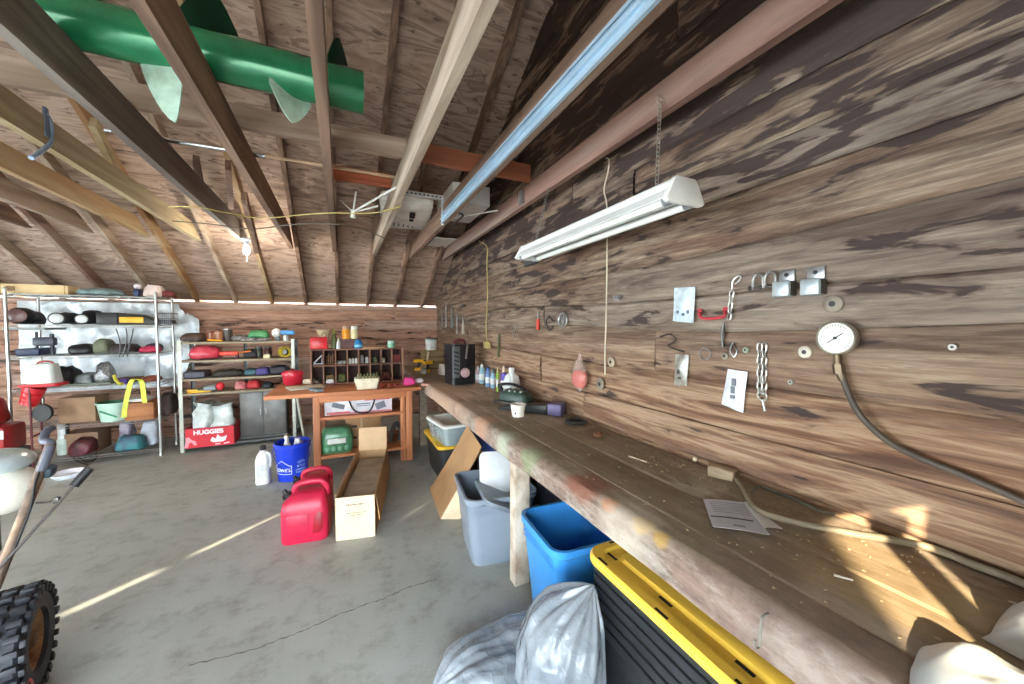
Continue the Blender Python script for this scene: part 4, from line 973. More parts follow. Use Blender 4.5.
# --- blue bin
def bin_(name, label, c, w, d, h, m, rz, taper=.76, cat='bin', bands=True):
    g = thing(name, label, cat, (c[0], c[1], 0), rz)
    k = MB(); tote_shell(w, d, h, k, taper, .06, .005, .024); k.build('tub_shell', m, g)
    if bands:
        k = MB()
        for z in (h - .075, h - .10): k.loft([rrect(w * .985 + .006, d * .985 + .006, .06, z, 6), rrect(w * .985 + .006, d * .985 + .006, .06, z + .012, 6)], cap=False)
        k.build('rim_bands', m, g)
    return g
g = bin_('plastic_bin', 'open bright blue plastic bin under the bench', (1.03, 1.49), .42, .40, .5, mat((66, 156, 232), .3, var=.05, scale=3., coat=.2), -.06, .78)
k = MB(); k.box((-.02, -.19, .27), (.12, .006, .035), rot=(-.12, 0, 0), bev=.004); k.build('moulded_grip', mat((70, 152, 224), .3), g)
# --- grey bin with white box in it
g = bin_('plastic_bin', 'blue grey plastic bin with a white lid standing in it', (.905, 2.25), .44, .46, .43, mat((140, 152, 166), .35, var=.06, scale=3.), -.12, .8)
k = MB(); k.loft([rrect(.33, .30, .04, 0, 5), rrect(.34, .31, .045, .01, 5), rrect(.34, .31, .045, .03, 5), rrect(.31, .28, .04, .04, 5)]); k.xf(Matrix.Rotation(1.15, 4, 'X') @ Matrix.Rotation(.15, 4, 'Y'))
o = k.build('plastic_cover', mat((232, 236, 238), .35, var=.03)); o.location = (.965, 2.28, .475); o.rotation_euler = (0, 0, -.30); o.scale = (.85, .85, .85); tag(o, 'white plastic lid leaning inside the blue grey bin', 'lid')
k = MB(); k.loft([rrect(.36, .34, .04, 0, 5), rrect(.38, .36, .05, .012, 5), rrect(.38, .36, .05, .03, 5), rrect(.33, .31, .04, .034, 5)]); k.xf(Matrix.Rotation(.42, 4, 'Y'))
o = k.build('plastic_cover', mat((120, 130, 142), .35)); o.location = (.93, 2.12, .345); o.rotation_euler = (0, 0, -.12); tag(o, 'grey lid lying slanted inside the blue grey bin', 'lid')
g = bin_('plastic_bin', 'dark plastic bin deep under the bench behind the white post', (1.25, 1.97), .21, .34, .50, mat((40, 42, 50), .35), 0, .8, 'bin')
k = MB(); k.loft([rrect(.24, .37, .05, 0, 5), rrect(.245, .375, .05, .02, 5), rrect(.20, .33, .05, .03, 5)]); o = k.build('tote_cover', mat((66, 70, 82), .3)); o.location = (1.25, 1.97, .502); tag(o, 'dark lid on the bin behind the white bench post', 'lid')
# --- leaning cardboard
g = thing('cardboard_sheet', 'brown cardboard sheet leaning on the bench beside the grey bin', 'cardboard', (0, 0, 0))
A = [pz(431, 489, .004), pz(444, 527, .004)]; T = [pz(470, 432, .6), pz(503, 464, .56)]
A[1] = Vector((.66, 2.72, .004)); A[0] = Vector((.70, 3.28, .004)); T = [Vector((.99, 3.08, .60)), Vector((.915, 2.52, .585))]
CB = mat((186, 146, 104), .8, var=.08, scale=4.); CBD = mat((160, 122, 84), .8, var=.1, scale=4.)
def pan(k, a, b_, c, d, t=.006, bend=0.):
    k.sheet(lambda u, v: (a * (1 - u) + b_ * u) * (1 - v) + (d * (1 - u) + c * u) * v + Vector((bend * math.sin(PI * v), 0, 0)), 6, 8, t); return k
k = MB(); pan(k, A[0], A[1], T[1], T[0], .006, .012); k.build('panel', CB, g)
k = MB(); pan(k, A[1], A[1] + Vector((.13, -.06, .0)), T[1] + Vector((.06, -.13, -.24)), A[1] * .45 + T[1] * .55, .005); k.build('flap', mat((222, 200, 166), .8, var=.05), g)['label'] = 'paler folded flap'
# --- far black tote with yellow lid and clear box
g = thing('storage_tote', 'black tote with a yellow lid at the far end under the bench', 'tote', (1.03, 3.62, 0))
k = MB(); tote_shell(.46, .66, .36, k); k.build('tub_shell', TB, g)
g = thing('tote_cover', 'yellow lid on the far tote, under the clear box', 'lid', (1.03, 3.62, .342))
k = MB(); k.loft([rrect(.50, .70, .06, 0, 6), rrect(.506, .706, .062, .02, 6), rrect(.48, .68, .055, .028, 6), rrect(.38, .58, .05, .026, 6)]); k.build('lid_shell', mat((228, 184, 52), .4), g)
g = thing('clear_box', 'clear plastic box with a white lid on the far yellow lid', 'box', (1.0, 3.5, .371), .12)
k = MB(); tote_shell(.40, .48, .17, k, .88, .04, .004, .01); k.build('box_shell', mat((176, 190, 192), .15, alpha=.55, var=.05, coat=.4), g)
k = MB(); k.box((-.02, 0, .055), (.28, .34, .09), bev=.02); k.rough(.012, 3, 20); k.build('box_contents', mat((112, 138, 134), .6, c2=(70, 84, 92), scale=12.), g)
k = MB(); k.loft([rrect(.43, .51, .05, .17, 5), rrect(.435, .515, .05, .19, 5), rrect(.41, .49, .05, .198, 5), rrect(.36, .44, .04, .198, 5), rrect(.34, .42, .04, .188, 5)]); k.build('lid', mat((226, 226, 218), .4, var=.04), g)
k = MB(); k.loft([rrect(.24, .62, .07, z, 5) for z in (.0, .02, .10, .13)]); k.rough(.012, 6, 9); k.xf(Matrix.Rotation(.25, 4, 'Y'))
o = k.build('camp_bag', mat((62, 88, 156), .5, var=.2, scale=8.)); o.location = (1.12, 2.86, .44); tag(o, 'dark blue bag stuffed under the bench behind the cardboard', 'bag')
k = MB(); k.box((1.22, 2.84, .21), (.26, .55, .42), bev=.01); tag(k.build('carton', CBD), 'plain carton under the dark blue bag', 'box')
# --- clear plastic bags on the floor
def m_bag():
    m, t, b = nt('bag_plastic'); v = coords(t)
    n = node(t, 'ShaderNodeTexNoise', Scale=9., Detail=6., Roughness=.6, Distortion=1.6); t.links.new(v, n.inputs['Vector'])
    n2 = node(t, 'ShaderNodeTexNoise', Scale=4., Detail=3., Distortion=.8); t.links.new(v, n2.inputs['Vector'])
    r = ramp(t, n2.outputs[0], [(.35, lin((126, 135, 145))), (.65, lin((160, 168, 176)))]); t.links.new(r.outputs[0], b.inputs['Base Color'])
    b.inputs['Roughness'].default_value = .24; b.inputs['Alpha'].default_value = .86; b.inputs['Coat Weight'].default_value = .35
    n3 = node(t, 'ShaderNodeTexNoise', Scale=15., Detail=3., Roughness=.5, Distortion=.5); t.links.new(v, n3.inputs['Vector'])
    rdg = mth(t, 'POWER', mth(t, 'SUBTRACT', 1., mth(t, 'ABSOLUTE', mth(t, 'MULTIPLY', mth(t, 'SUBTRACT', n3.outputs[0], .5), 3.))), 3.)
    bump(t, b, rdg, .32, .010); return m
BAGM = m_bag()
def bag(label, c, rad, seed, tie=None, name='plastic_bag'):
    from mathutils import noise
    g = thing(name, label, 'bag', c)
    k = MB(); k.ell((0, 0, rad[2] * .96), rad, 140, 90)
    for v in k.bm.verts:
        q = v.co * 2.6 + Vector((seed, 0, 0)); rg = 1 - abs(noise.noise(q)) * 2; r2 = 1 - abs(noise.noise(q * 2.6 + Vector((5, 2, 1)))) * 2; r3 = 1 - abs(noise.noise(q * 6 + Vector((1, 7, 1)))) * 2
        d = (v.co - Vector((0, 0, rad[2] * .7))).normalized(); v.co += d * (.030 * rg + .016 * r2 + .006 * r3)
        v.co.z = max(.003, v.co.z)
        if tie:
            tv = Vector(tie); f = max(0, v.co.normalized().dot(tv.normalized())) ** 9
            v.co += (tv - v.co) * f * .75
            ax = tv.normalized(); e1 = ax.orthogonal().normalized(); e2 = ax.cross(e1); rel = v.co - tv; dt = rel.length
            an = math.atan2(rel.dot(e2), rel.dot(e1)); rad_ = (e1 * rel.dot(e1) + e2 * rel.dot(e2))
            if rad_.length > 1e-4: v.co += rad_.normalized() * (.014 * math.sin(an * 11 + 3 * noise.noise(v.co * 5)) + .006 * math.sin(an * 23 + seed)) * min(1, rad_.length / .06) * math.exp(-dt / .30)
            v.co.z = max(.003, v.co.z)
    k.build('bag_film', BAGM, g, angle=80)
    return g
bag('flat crumpled clear plastic bag on the floor, nearer the middle', (.60, 1.36, 0), (.24, .17, .075), 2.2, (-.34, .03, .03))
bag('upright full clear plastic bag against the black totes', (.735, 1.135, 0), (.14, .19, .21), 7.7, (.11, -.05, .52))
# ================================================================== MIDDLE OF THE FLOOR
# --- red fuel cans
RC = mat((196, 30, 66), .42, var=.06, scale=4.); RCD = mat((150, 14, 34), .45)
def fuel_can(label, c, rz):
    g = thing('fuel_can', label, 'fuel can', c, rz, 'red fuel cans on the floor')
    k = MB(); w, d = .29, .24
    prof = [(0, .94, .94, 0), (.015, 1., 1., 0), (.22, 1., 1., 0), (.27, .93, .92, .0), (.315, .70, .66, .02), (.325, .6, .5, .025)]
    k.loft([[p + Vector((sh, 0, 0)) for p in rrect(w * a, d * b_, .045 * min(a, 1), z, 6)] for z, a, b_, sh in prof]); k.build('can_body', RC, g)
    k = MB(); k.tube([(-.075, 0, .30), (-.065, 0, .355), (.0, 0, .375), (.09, 0, .372), (.125, 0, .33), (.128, 0, .27)], .021, 12, 5); k.build('top_handle', RC, g)
    k = MB(); k.lathe([(.034, 0), (.034, .035), (.028, .04)], 18, (-.105, 0, .275), Matrix.Rotation(-.55, 4, 'Y')); k.lathe([(.018, .04), (.013, .07)], 12, (-.105, 0, .275), Matrix.Rotation(-.55, 4, 'Y')); k.build('spout', BLACK, g)
    k = MB(); k.prism([(.05, .06), (.10, .06), (.115, .09), (.115, .19), (.09, .21), (.06, .17), (.05, .10)], 1, -d / 2 - .002, -d / 2 + .01, bev=.004); k.build('side_grip', RCD, g)['label'] = 'darker moulded side grip'
    k = MB(); k.prism([(-.11, .05), (.03, .05), (.03, .2), (-.11, .2)], 1, -d / 2 - .004, -d / 2 + .008, bev=.006); k.build('front_panel', RC, g)
    return g
c1 = fuel_can('front red plastic fuel can beside the open cardboard box', (-.235, 2.92, 0), -.1)
r_ = dup(c1, (-.215, 3.24, 0), -.05, label='rear red plastic fuel can half hidden by the front one'); r_.scale = (.93, .93, .93)
# --- long open carton
g = thing('cardboard_box', 'long open cardboard box lying in front of the wooden table', 'box', (.07, 2.72, 0), -.185)
BW, BL, BH = .25, 1.02, .295
k = MB(); k.box((0, BL / 2, .004), (BW, BL, .006)); k.build('bottom', mat((150, 126, 102), .8, var=.08), g)
k = MB(); k.box((0, 0, BH / 2), (BW, .005, BH)); k.build('front_panel', mat((226, 204, 172), .8, var=.05), g)['label'] = 'pale printed front panel'
k = MB(); k.box((-BW / 2, BL / 2, BH / 2), (.005, BL, BH)); k.build('side_panel', CB, g)
k = MB(); k.box((BW / 2, BL / 2, BH / 2), (.005, BL, BH)); k.build('side_panel', CBD, g)
k = MB(); k.box((0, BL, BH / 2), (BW, .005, BH)); k.build('back_panel', CB, g)
k = MB(); k.box((.0, BL + .012, BH + .10), (BW, .005, .21), rot=(-.12, 0, 0)); k.build('back_flap', mat((206, 172, 134), .8, var=.05), g)
k = MB(); k.box((BW / 2 + .018, BL / 2, BH - .10), (.005, BL * .96, .20), rot=(0, -.14, 0)); k.build('side_flap', CBD, g)
k = MB(); k.box((-BW / 2 - .012, BL * .5, BH + .0), (.004, BL * .9, .012)); k.build('torn_edge', CB, g)
k = MB(); k.box((.0, BL * .47, .125), (.225, .9, .235), bev=.01); k.build('grey_liner', mat((158, 142, 124), .85, var=.1), g)['label'] = 'grey brown folded liner inside'
INK = mat((96, 84, 74), .8)
for z, w, h, n_, x0_ in ((.240, .115, .012, 11, .0), (.182, .13, .006, 14, .005), (.166, .075, .006, 8, .01)):
    k = MB()
    for i in range(n_): k.box((x0_ - w / 2 + w * (i + .5) / n_, -.0032, z + .0012 * math.sin(i * 2.3)), (w / n_ * .66, .0008, h * (.75 + .25 * math.sin(i * 1.7))), rot=(0, .15 * math.sin(i * 3), 0))
    k.build('printed_line', INK, g)
# --- blue bucket with things in it
c = pz(291, 478, 0); c = Vector((-.445, 4.12, 0))
g = thing('utility_bucket', 'blue plastic bucket with white lettering beside the table leg', 'bucket', c); g.scale = (.93, .93, .97)
BL_ = mat((18, 56, 196), .32, var=.05, scale=4.)
k = MB(); k.lathe([(0, .004), (.132, .004), (.135, 0), (.158, .30), (.166, .302), (.166, .315), (.160, .318), (.160, .335), (.170, .337), (.170, .362), (.163, .366), (.155, .36), (.131, .014), (0, .014)], 40, cap=False); k.build('pail', BL_, g)
k = MB(); k.tube([(.172, 0, .325), (.16, -.09, .22), (.06, -.165, .135), (-.0, -.17, .13), (-.08, -.155, .15), (-.165, -.05, .25), (-.172, 0, .325)], .003, 6, 6); 
k.build('bail', mat((40, 70, 180), .4), g)
def curved(name, body, size, m, parent, R0, slope, z, ang, sx=1.):
    o = lettering(name, body, size, m, parent, (0, 0, 0), (0, 0, 0), .0006, .001); me = o.data
    for v in me.vertices:
        u, h, d = v.co.x * sx, v.co.y, v.co.z; zz = z + h; r = R0 + slope * zz + .0012 + d; a = ang + u / r
        v.co = (r * math.sin(a), -r * math.cos(a), zz)
    o.location = (0, 0, 0); return o
WINK = mat((236, 238, 244), .5, var=.02)
curved('bucket_lettering', "LOWE'S", .046, WINK, g, .135, .0766, .115, -.60)
k = MB()
def onp(a, z): r = .135 + .0766 * z + .0022; return Vector((r * math.sin(a), -r * math.cos(a), z))
for (a0, z0, a1, z1) in ((-1.22, .078, .02, .078), (.02, .078, .02, .16), (-1.22, .078, -1.22, .16), (-1.22, .16, -1.1, .16), (.02, .16, -.1, .16), (-1.1, .16, -.6, .212), (-.1, .16, -.6, .212)):
    k.tube([onp(a0 + (a1 - a0) * i / 8, z0 + (z1 - z0) * i / 8) for i in range(9)], .0026, 5)
k.build('bucket_logo_outline', WINK, g)
PINK = mat((150, 176, 222), .5)
curved('bucket_slogan', "LET'S", .032, PINK, g, .135, .0766, .185, .62); curved('bucket_slogan', 'BUILD', .030, PINK, g, .135, .0766, .145, .62); curved('bucket_slogan', 'SOMETHING', .018, PINK, g, .135, .0766, .112, .62); curved('bucket_slogan', 'TOGETHER', .020, PINK, g, .135, .0766, .086, .62)
o = thing('spray_bottle', 'white spray bottle sticking out of the blue bucket', 'bottle', (c.x - .045, c.y - .02, .10))
k = MB(); k.lathe([(.042, 0), (.042, .2), (.02, .26), (.016, .29)], 16); k.build('body', WHITE, o); k = MB(); k.box((.0, -.02, .315), (.03, .09, .04), bev=.008); k.box((0, -.03, .28), (.012, .012, .05), rot=(.5, 0, 0)); k.build('trigger_head', mat((232, 226, 214), .4), o)
k = MB(); k.loft([rrect(.09 * s, .09 * s, .03 * s, z, 4) for z, s in ((0, .8), (.1, 1), (.22, .9), (.27, .5))]); k.rough(.015, 8, 18); o = k.build('rag_bundle', mat((206, 204, 212), .8)); o.location = (c.x + .045, c.y - .01, .11); tag(o, 'pale rag stuffed in the blue bucket', 'rag')
# --- white jug with black cap
c = Vector((-.685, 4.10, 0)); g = thing('plastic_jug', 'white plastic jug with a black cap standing left of the blue bucket', 'jug', c); g.scale = (.85, .9, .97)
k = MB(); k.loft([rrect(w, d, min(w, d) * .3, z, 5) for z, w, d in ((0, .125, .16), (.01, .135, .17), (.22, .135, .17), (.27, .11, .13), (.305, .055, .055), (.32, .05, .05))]); k.build('jug_body', mat((232, 232, 222), .35, var=.04), g)
k = MB(); k.lathe([(.032, .318), (.032, .352), (.026, .356)], 16); k.build('cap', BLACK, g)
k = MB(); k.tube([(.03, -.02, .29), (.062, -.03, .28), (.074, -.04, .22), (.066, -.04, .15)], .014, 8, 4); k.build('handle', mat((224, 224, 214), .35, var=.04), g)
k = MB(); k.box((.0, -.0865, .13), (.09, .002, .13)); k.build('jug_label', mat((206, 208, 206), .5, var=.08, scale=50.), g)

# ================================================================== THE WOODEN TABLE
TW = wood((200, 128, 82), (158, 92, 58), (122, 70, 48), 0, 11., .6); TWZ = wood((204, 134, 88), (164, 98, 62), (126, 74, 50), 2, 11., .6)
TY = 4.1
g = thing('wooden_table', 'reddish wooden work table with two shelves near the back wall', 'table', (.1, TY, 0), -.03)
k = MB(); k.box((-.045, .40, .785), (1.46, .80, .038), bev=.004); k.build('table_top', TW, g)
def leg(x, y, w=.075):
    k = MB(); k.box((x, y, .385), (w, .07, .77), bev=.004); k.build('leg', TWZ, g)
leg(-.335, .05, .065); leg(.56, .05, .065); leg(-.335, .72); leg(.56, .72)
k = MB(); k.box((.495, .05, .385), (.05, .045, .77), bev=.003); k.build('leg_brace', TWZ, g)['label'] = 'second upright doubled beside the table leg'
k = MB(); k.box((.11, .38, .535), (.90, .72, .03), bev=.003); k.build('upper_shelf', TW, g)
k = MB(); k.box((.11, .38, .145), (.90, .72, .03), bev=.003); k.build('lower_shelf', TW, g)
k = MB(); k.box((.11, .018, .735), (.84, .03, .06), bev=.003); k.build('apron', TW, g)
def TP(x, y, z): m = Matrix.Translation((.1, TY, 0)) @ Matrix.Rotation(-.03, 4, 'Z'); return m @ Vector((x, y, z))
TZ, S1, S2 = .8055, .551, .161
# boxed tool set on the upper shelf
g = thing('tool_bag', 'white and red boxed set with a black strap on the upper table shelf', 'box', TP(.06, .27, S1), -.03)
k = MB(); k.box((0, 0, .085), (.66, .36, .17), bev=.008); k.build('box_body', mat((214, 210, 216), .4, var=.1, scale=9.), g)
k = MB(); k.box((.18, -.182, .145), (.26, .003, .03)); k.box((-.2, -.182, .022), (.22, .003, .02)); k.box((.02, -.182, .012), (.6, .003, .012)); k.build('red_stripes', mat((206, 96, 100), .5), g)
for cx, cz, sx_, sz, ro in ((-.2, .095, .12, .05, .3), (.21, .07, .10, .07, -.3), (.04, .10, .14, .012, 0), (.04, .08, .14, .008, 0)):
    k = MB(); k.box((cx, -.183, cz), (sx_, .003, sz), rot=(0, ro, 0), bev=.001); k.build('printed_tool', mat((112, 116, 128), .5), g)
k = MB(); k.tube([(-.10, -.185, .168), (-.09, -.192, .12), (-.05, -.20, .04), (.03, -.205, .006), (.10, -.20, .02), (.14, -.192, .10), (.155, -.185, .168)], .0085, 8, 5); k.build('strap', BLACK, g)
# lower shelf: green pack of bottles, panels
g = thing('bottle_pack', 'green wrapped pack on the lower table shelf', 'pack', TP(-.16, .17, S2), -.03)
k = MB(); k.loft([rrect(.30 * s, .22 * s, .05, z, 5) for z, s in ((0, .96), (.02, 1), (.16, 1), (.24, .86), (.26, .7))]); k.rough(.012, 2, 14); k.build('green_wrap', mat((74, 132, 92), .35, var=.2, scale=12., coat=.3), g)
k = MB(); k.box((.0, -.118, .13), (.17, .01, .05), rot=(-.1, 0, 0), bev=.003); k.build('white_tag', WHITE, g)
k = MB()
for i in range(4): k.ell((-.09 + i * .06, -.10, .05), (.025, .022, .03), 10, 8)
k.build('bottle_ends', mat((120, 176, 146), .3), g)
g = thing('carton', 'brown carton standing on the lower table shelf behind the box flap', 'box', TP(.10, .38, S2), -.03)
k = MB(); k.box((0, 0, .165), (.36, .3, .33), bev=.004); k.build('carton_body', CBD, g); k = MB(); k.box((-.02, -.152, .18), (.02, .003, .26)); k.build('tape', mat((170, 140, 104), .4), g)
k = MB(); k.box((-.09, -.152, .10), (.05, .004, .025), bev=.002); k.box((-.09, -.152, .22), (.05, .004, .025), bev=.002); k.build('hand_holes', BLACK, g)
k = MB(); k.box((0, 0, .01), (.42, .12, .02), bev=.003); o = k.build('saw_blade', DSTEEL); o.location = TP(.2, .16, S1 - .06); o.rotation_euler = (0, 0, -.03); 
bpy.data.objects.remove(o)
k = MB(); k.tube([(-.02, 0, .02), (.0, 0, .16), (.05, 0, .22), (.09, 0, .12), (.07, 0, .02)], .022, 8, 4); k.rough(.006, 1, 14); o = k.build('work_boot_bundle', mat((52, 48, 46), .6)); o.location = TP(.40, .2, S2); tag(o, 'dark tangle of hose on the lower table shelf by the leg', 'hose')
# --- things on the table
def on_table(px, py): p = pz(px, py, TZ); return p
o = thing('round_tin', 'red round lidded tin on the left end of the wooden table', 'tin', pz(293, 384, TZ))
k = MB(); k.lathe([(.085, 0), (.095, .01), (.105, .11)], 28); k.build('tin_body', mat((196, 34, 58), .35), o); k = MB(); k.lathe([(.112, .108), (.112, .13), (.09, .15), (.03, .158)], 28); k.build('lid', mat((206, 40, 66), .3), o); k = MB(); k.lathe([(.014, .156), (.02, .175), (.0, .18)], 12, cap=False); k.build('knob', mat((110, 20, 36), .4), o)
def blob(nm, label, cat, px, py, size, m, seed=1, z=TZ, amp=.015, rz=0.):
    k = MB(); k.loft([rrect(size[0] * s, size[1] * s, min(size[:2]) * .3 * s, zz * size[2], 4) for zz, s in ((0, .9), (.15, 1), (.7, .95), (1., .6))]); k.rough(amp, seed, 16)
    o = k.build(nm, m); p = pz(px, py, z); o.location = (p.x, p.y, z + amp * .5); o.rotation_euler = (0, 0, rz); return tag(o, label, cat)
blob('cloth_rag', 'crumpled cream rag on the table beside the red tin', 'rag', 311, 384, (.16, .12, .05), mat((216, 206, 184), .8), 3)
blob('cloth_rag', 'white wad of cloth left of the cream basket', 'rag', 330, 384, (.09, .07, .05), mat((232, 228, 224), .8), 4, amp=.01)
k = MB(); k.box((0, 0, .008), (.34, .24, .014), bev=.003); o = k.build('flat_tray', mat((208, 206, 190), .6)); p = pz(306, 388, TZ); o.location = p; o.location.z = TZ; o.rotation_euler = (0, 0, .3); tag(o, 'pale flat tray lying at the left end of the table', 'tray')
k = MB(); k.box((0, 0, .012), (.07, .18, .024), bev=.004); o = k.build('sanding_block', mat((124, 142, 152), .6)); o.location = pz(316, 391, TZ); o.rotation_euler = (0, 0, .5); tag(o, 'blue grey block at the table edge above the left leg', 'block')
g = thing('plastic_basket', 'cream plastic basket of small tools on the table', 'basket', TP(.14, .14, TZ), -.03)
k = MB(); tote_shell(.24, .18, .115, k, .84, .03, .004, .012); k.build('basket_shell', mat((226, 216, 188), .4), g)
k = MB()
for i in range(7): k.cyl((-.08 + .03 * i, .03 * math.sin(i * 2), .03), (-.09 + .032 * i, .05 * math.sin(i * 2.4), .155), .008, n=8)
k.build('tool_handles', mat((158, 160, 110), .5, c2=(90, 96, 70)), g)['kind'] = 'stuff'
for i in range(3):
    o = thing('small_screwdriver', ('red screwdriver nearest the cream basket on the table', 'middle red screwdriver of three on the table', 'red screwdriver furthest from the cream basket')[i], 'screwdriver', TP(.32 + .065 * i, .16, TZ + .013), -.7, 'red screwdrivers on the table')
    k = MB(); k.cyl((0, -.05, 0), (0, .04, 0), .013, .010, 10); k.build('handle', mat((176, 62, 56), .4), o); k = MB(); k.cyl((0, .04, 0), (0, .12, -.005), .004, n=8); k.build('shaft', mat((226, 214, 204), .4, .3), o)
blob('pink_pouch', 'bright pink pouch at the right end of the table', 'pouch', 409, 385, (.13, .09, .085), mat((214, 62, 138), .5), 7, amp=.01)
blob('paper_wad', 'white paper wad beside the pink pouch', 'paper', 419, 383, (.10, .07, .05), mat((224, 214, 220), .7), 8, amp=.012)
blob('red_rag', 'pinkish rag at the very right end of the table', 'rag', 426, 386, (.10, .08, .03), mat((196, 150, 138), .8), 9, amp=.01)
blob('tangled_cable', 'dark tangled cable heap on the table left of the basket', 'cable', 340, 383, (.09, .10, .07), mat((104, 92, 58), .6, c2=(40, 36, 28), scale=40.), 5, amp=.02)
# --- pigeonhole cabinet at the back of the table
CY = 4.66
g = thing('pigeonhole_cabinet', 'brown wooden pigeonhole cabinet standing on the back of the table', 'cabinet', (.185, CY, TZ))
CW, CH_, CD = .99, .405, .20
PW = wood((146, 104, 82), (104, 68, 54), (84, 54, 44), 0, 14.); PWZ = wood((158, 118, 94), (112, 76, 60), None, 2, 14.); PDK = mat((58, 36, 32), .8)
k = MB(); k.box((0, CD, CH_ / 2), (CW, .012, CH_)); k.build('back_panel', PDK, g)
for nm, z in (('bottom_board', .008), ('middle_shelf', .215), ('top_board', CH_ - .008)):
    k = MB(); k.box((0, CD / 2, z), (CW, CD, .014)); k.build(nm, PW, g)
for s in (-1, 1):
    k = MB(); k.box((s * CW / 2, CD / 2, CH_ / 2), (.016, CD + .002, CH_)); k.build('side_panel', PWZ, g)
for i in range(1, 8):
    k = MB(); k.box((-CW / 2 + CW * i / 8, CD / 2, CH_ / 2), (.011, CD, CH_ - .03)); k.build('divider', PWZ, g)
cellw = CW / 8
names = ['leftmost', 'second', 'third', 'fourth', 'fifth', 'sixth', 'seventh', 'rightmost']
def cell(i, row, nm, cat, label, build, m, dx=0.):
    k = MB(); build(k); o = k.build(nm, m); o.location = (.185 - CW / 2 + cellw * (i + .5) + dx, CY + .09, TZ + (.2235 if row else .016)); tag(o, label, cat, 'small things in the pigeonholes')
def jar(h, r): return lambda k: k.lathe([(r * .9, 0), (r, .004), (r, h * .8), (r * .6, h * .88), (r * .6, h)], 14)
cell(0, 1, 'set_square', 'set square', 'white set square in the top leftmost pigeonhole', lambda k: k.tube([(-.04, 0, .012), (.045, 0, .012), (.045, 0, .11), (-.04, 0, .02)], .008, 6), mat((220, 222, 226), .4))
cell(1, 1, 'tool_bundle', 'tools', 'brown thin tools in the second pigeonhole of the top row', lambda k: [k.cyl((-.03 + .02 * q, 0, 0), (-.03 + .022 * q, .02, .10 + .02 * (q % 2)), .006, n=6) for q in range(4)], mat((150, 110, 80), .6))
cell(2, 1, 'bolt_tray', 'tray', 'dark tray of bright bolts in the third pigeonhole', lambda k: k.box((0, 0, .02), (.09, .08, .04), bev=.006), mat((70, 64, 60), .5, c2=(190, 186, 180), scale=60.))
for q in range(3): cell(3, 1, 'film_canister', 'canister', ('left', 'middle', 'right')[q] + ' white canister in the fourth pigeonhole', jar(.065, .015), mat((226, 226, 222), .4), -.035 + .035 * q)
cell(4, 1, 'glass_jar', 'jar', 'grey glass jar in the fifth pigeonhole', jar(.10, .022), mat((156, 160, 164), .25), -.025); cell(4, 1, 'glass_jar', 'jar', 'short clear jar in the fifth pigeonhole', jar(.075, .02), mat((200, 204, 206), .25), .028)
cell(5, 1, 'wire_spool', 'spool', 'olive wire spool in the sixth pigeonhole', jar(.07, .03), mat((96, 100, 70), .5)); cell(6, 1, 'cap_tin', 'tin', 'cream tin lid in the seventh pigeonhole', jar(.06, .02), mat((214, 206, 186), .4), -.03)
cell(7, 1, 'chisel_set', 'chisels', 'reddish tool handles in the rightmost top pigeonhole', lambda k: [k.cyl((-.04 + .025 * q, 0, 0), (-.04 + .025 * q, .01, .09), .009, n=8) for q in range(4)], mat((166, 78, 72), .5))
for i, c3, l in ((1, (120, 96, 60), 'brown rag in the bottom second pigeonhole'), (2, (92, 98, 54), 'olive rag in the bottom third pigeonhole'), (5, (70, 82, 62), 'green rag in the bottom sixth pigeonhole'), (6, (110, 60, 50), 'rust red rag in the bottom seventh pigeonhole')):
    cell(i, 0, 'folded_rag', 'rag', l, lambda k: (k.box((0, 0, .05), (.09, .09, .09), bev=.02), k.rough(.008, i, 20)), mat(c3, .8))
# --- on top of the cabinet
CT = TZ + CH_ + .0005
def atop(px, dy=.1): return (pxx(px, 345, 1).x * 0 + py_(px, 340, CY + dy).x, CY + dy, CT)
o = thing('tin_box', 'red metal box on top of the pigeonhole cabinet', 'box', atop(319))
k = MB(); k.box((0, 0, .065), (.18, .14, .13), bev=.008, taper=(.94, .94)); k.build('box_body', mat((206, 30, 38), .35), o); k = MB(); k.box((0, 0, .135), (.17, .135, .012), bev=.004); k.build('lid', mat((150, 20, 28), .4), o)
k = MB(); k.lathe([(.05, 0), (.075, .08), (.079, .08), (.055, -.002)], 18, cap=False); k.lathe([(.05, 0), (0, 0)], 18, cap=False); o = k.build('woven_basket', mat((196, 178, 140), .7, c2=(90, 66, 44), scale=60.)); o.location = (atop(324)[0], CY + .1, CT + .142); tag(o, 'small cream woven basket on top of the red metal box', 'basket')
o = thing('spray_bottle', 'green capped clear bottle on the cabinet beside the red box', 'bottle', atop(334, .12)); k = MB(); k.lathe([(.03, 0), (.03, .13), (.014, .17)], 14); k.build('body', mat((96, 104, 60), .35), o); k = MB(); k.lathe([(.015, .17), (.015, .21), (.006, .23)], 12); k.build('cap', mat((150, 150, 60), .4), o)
o = thing('squeeze_bottle', 'small grey white bottle at the front of the cabinet top', 'bottle', atop(338.5, .04)); k = MB(); k.lathe([(.024, 0), (.024, .075), (.010, .09), (.008, .11)], 14); k.build('body', mat((206, 206, 210), .4), o); k = MB(); k.lathe([(.01, .10), (.008, .12)], 10); k.build('cap', mat((170, 190, 150), .4), o)
k = MB(); k.box((0, 0, .055), (.15, .10, .11), bev=.004); o = k.build('cardboard_carton', mat((120, 86, 84), .7)); o.location = atop(347, .13); tag(o, 'dull purple carton on the cabinet under the two jars', 'box')
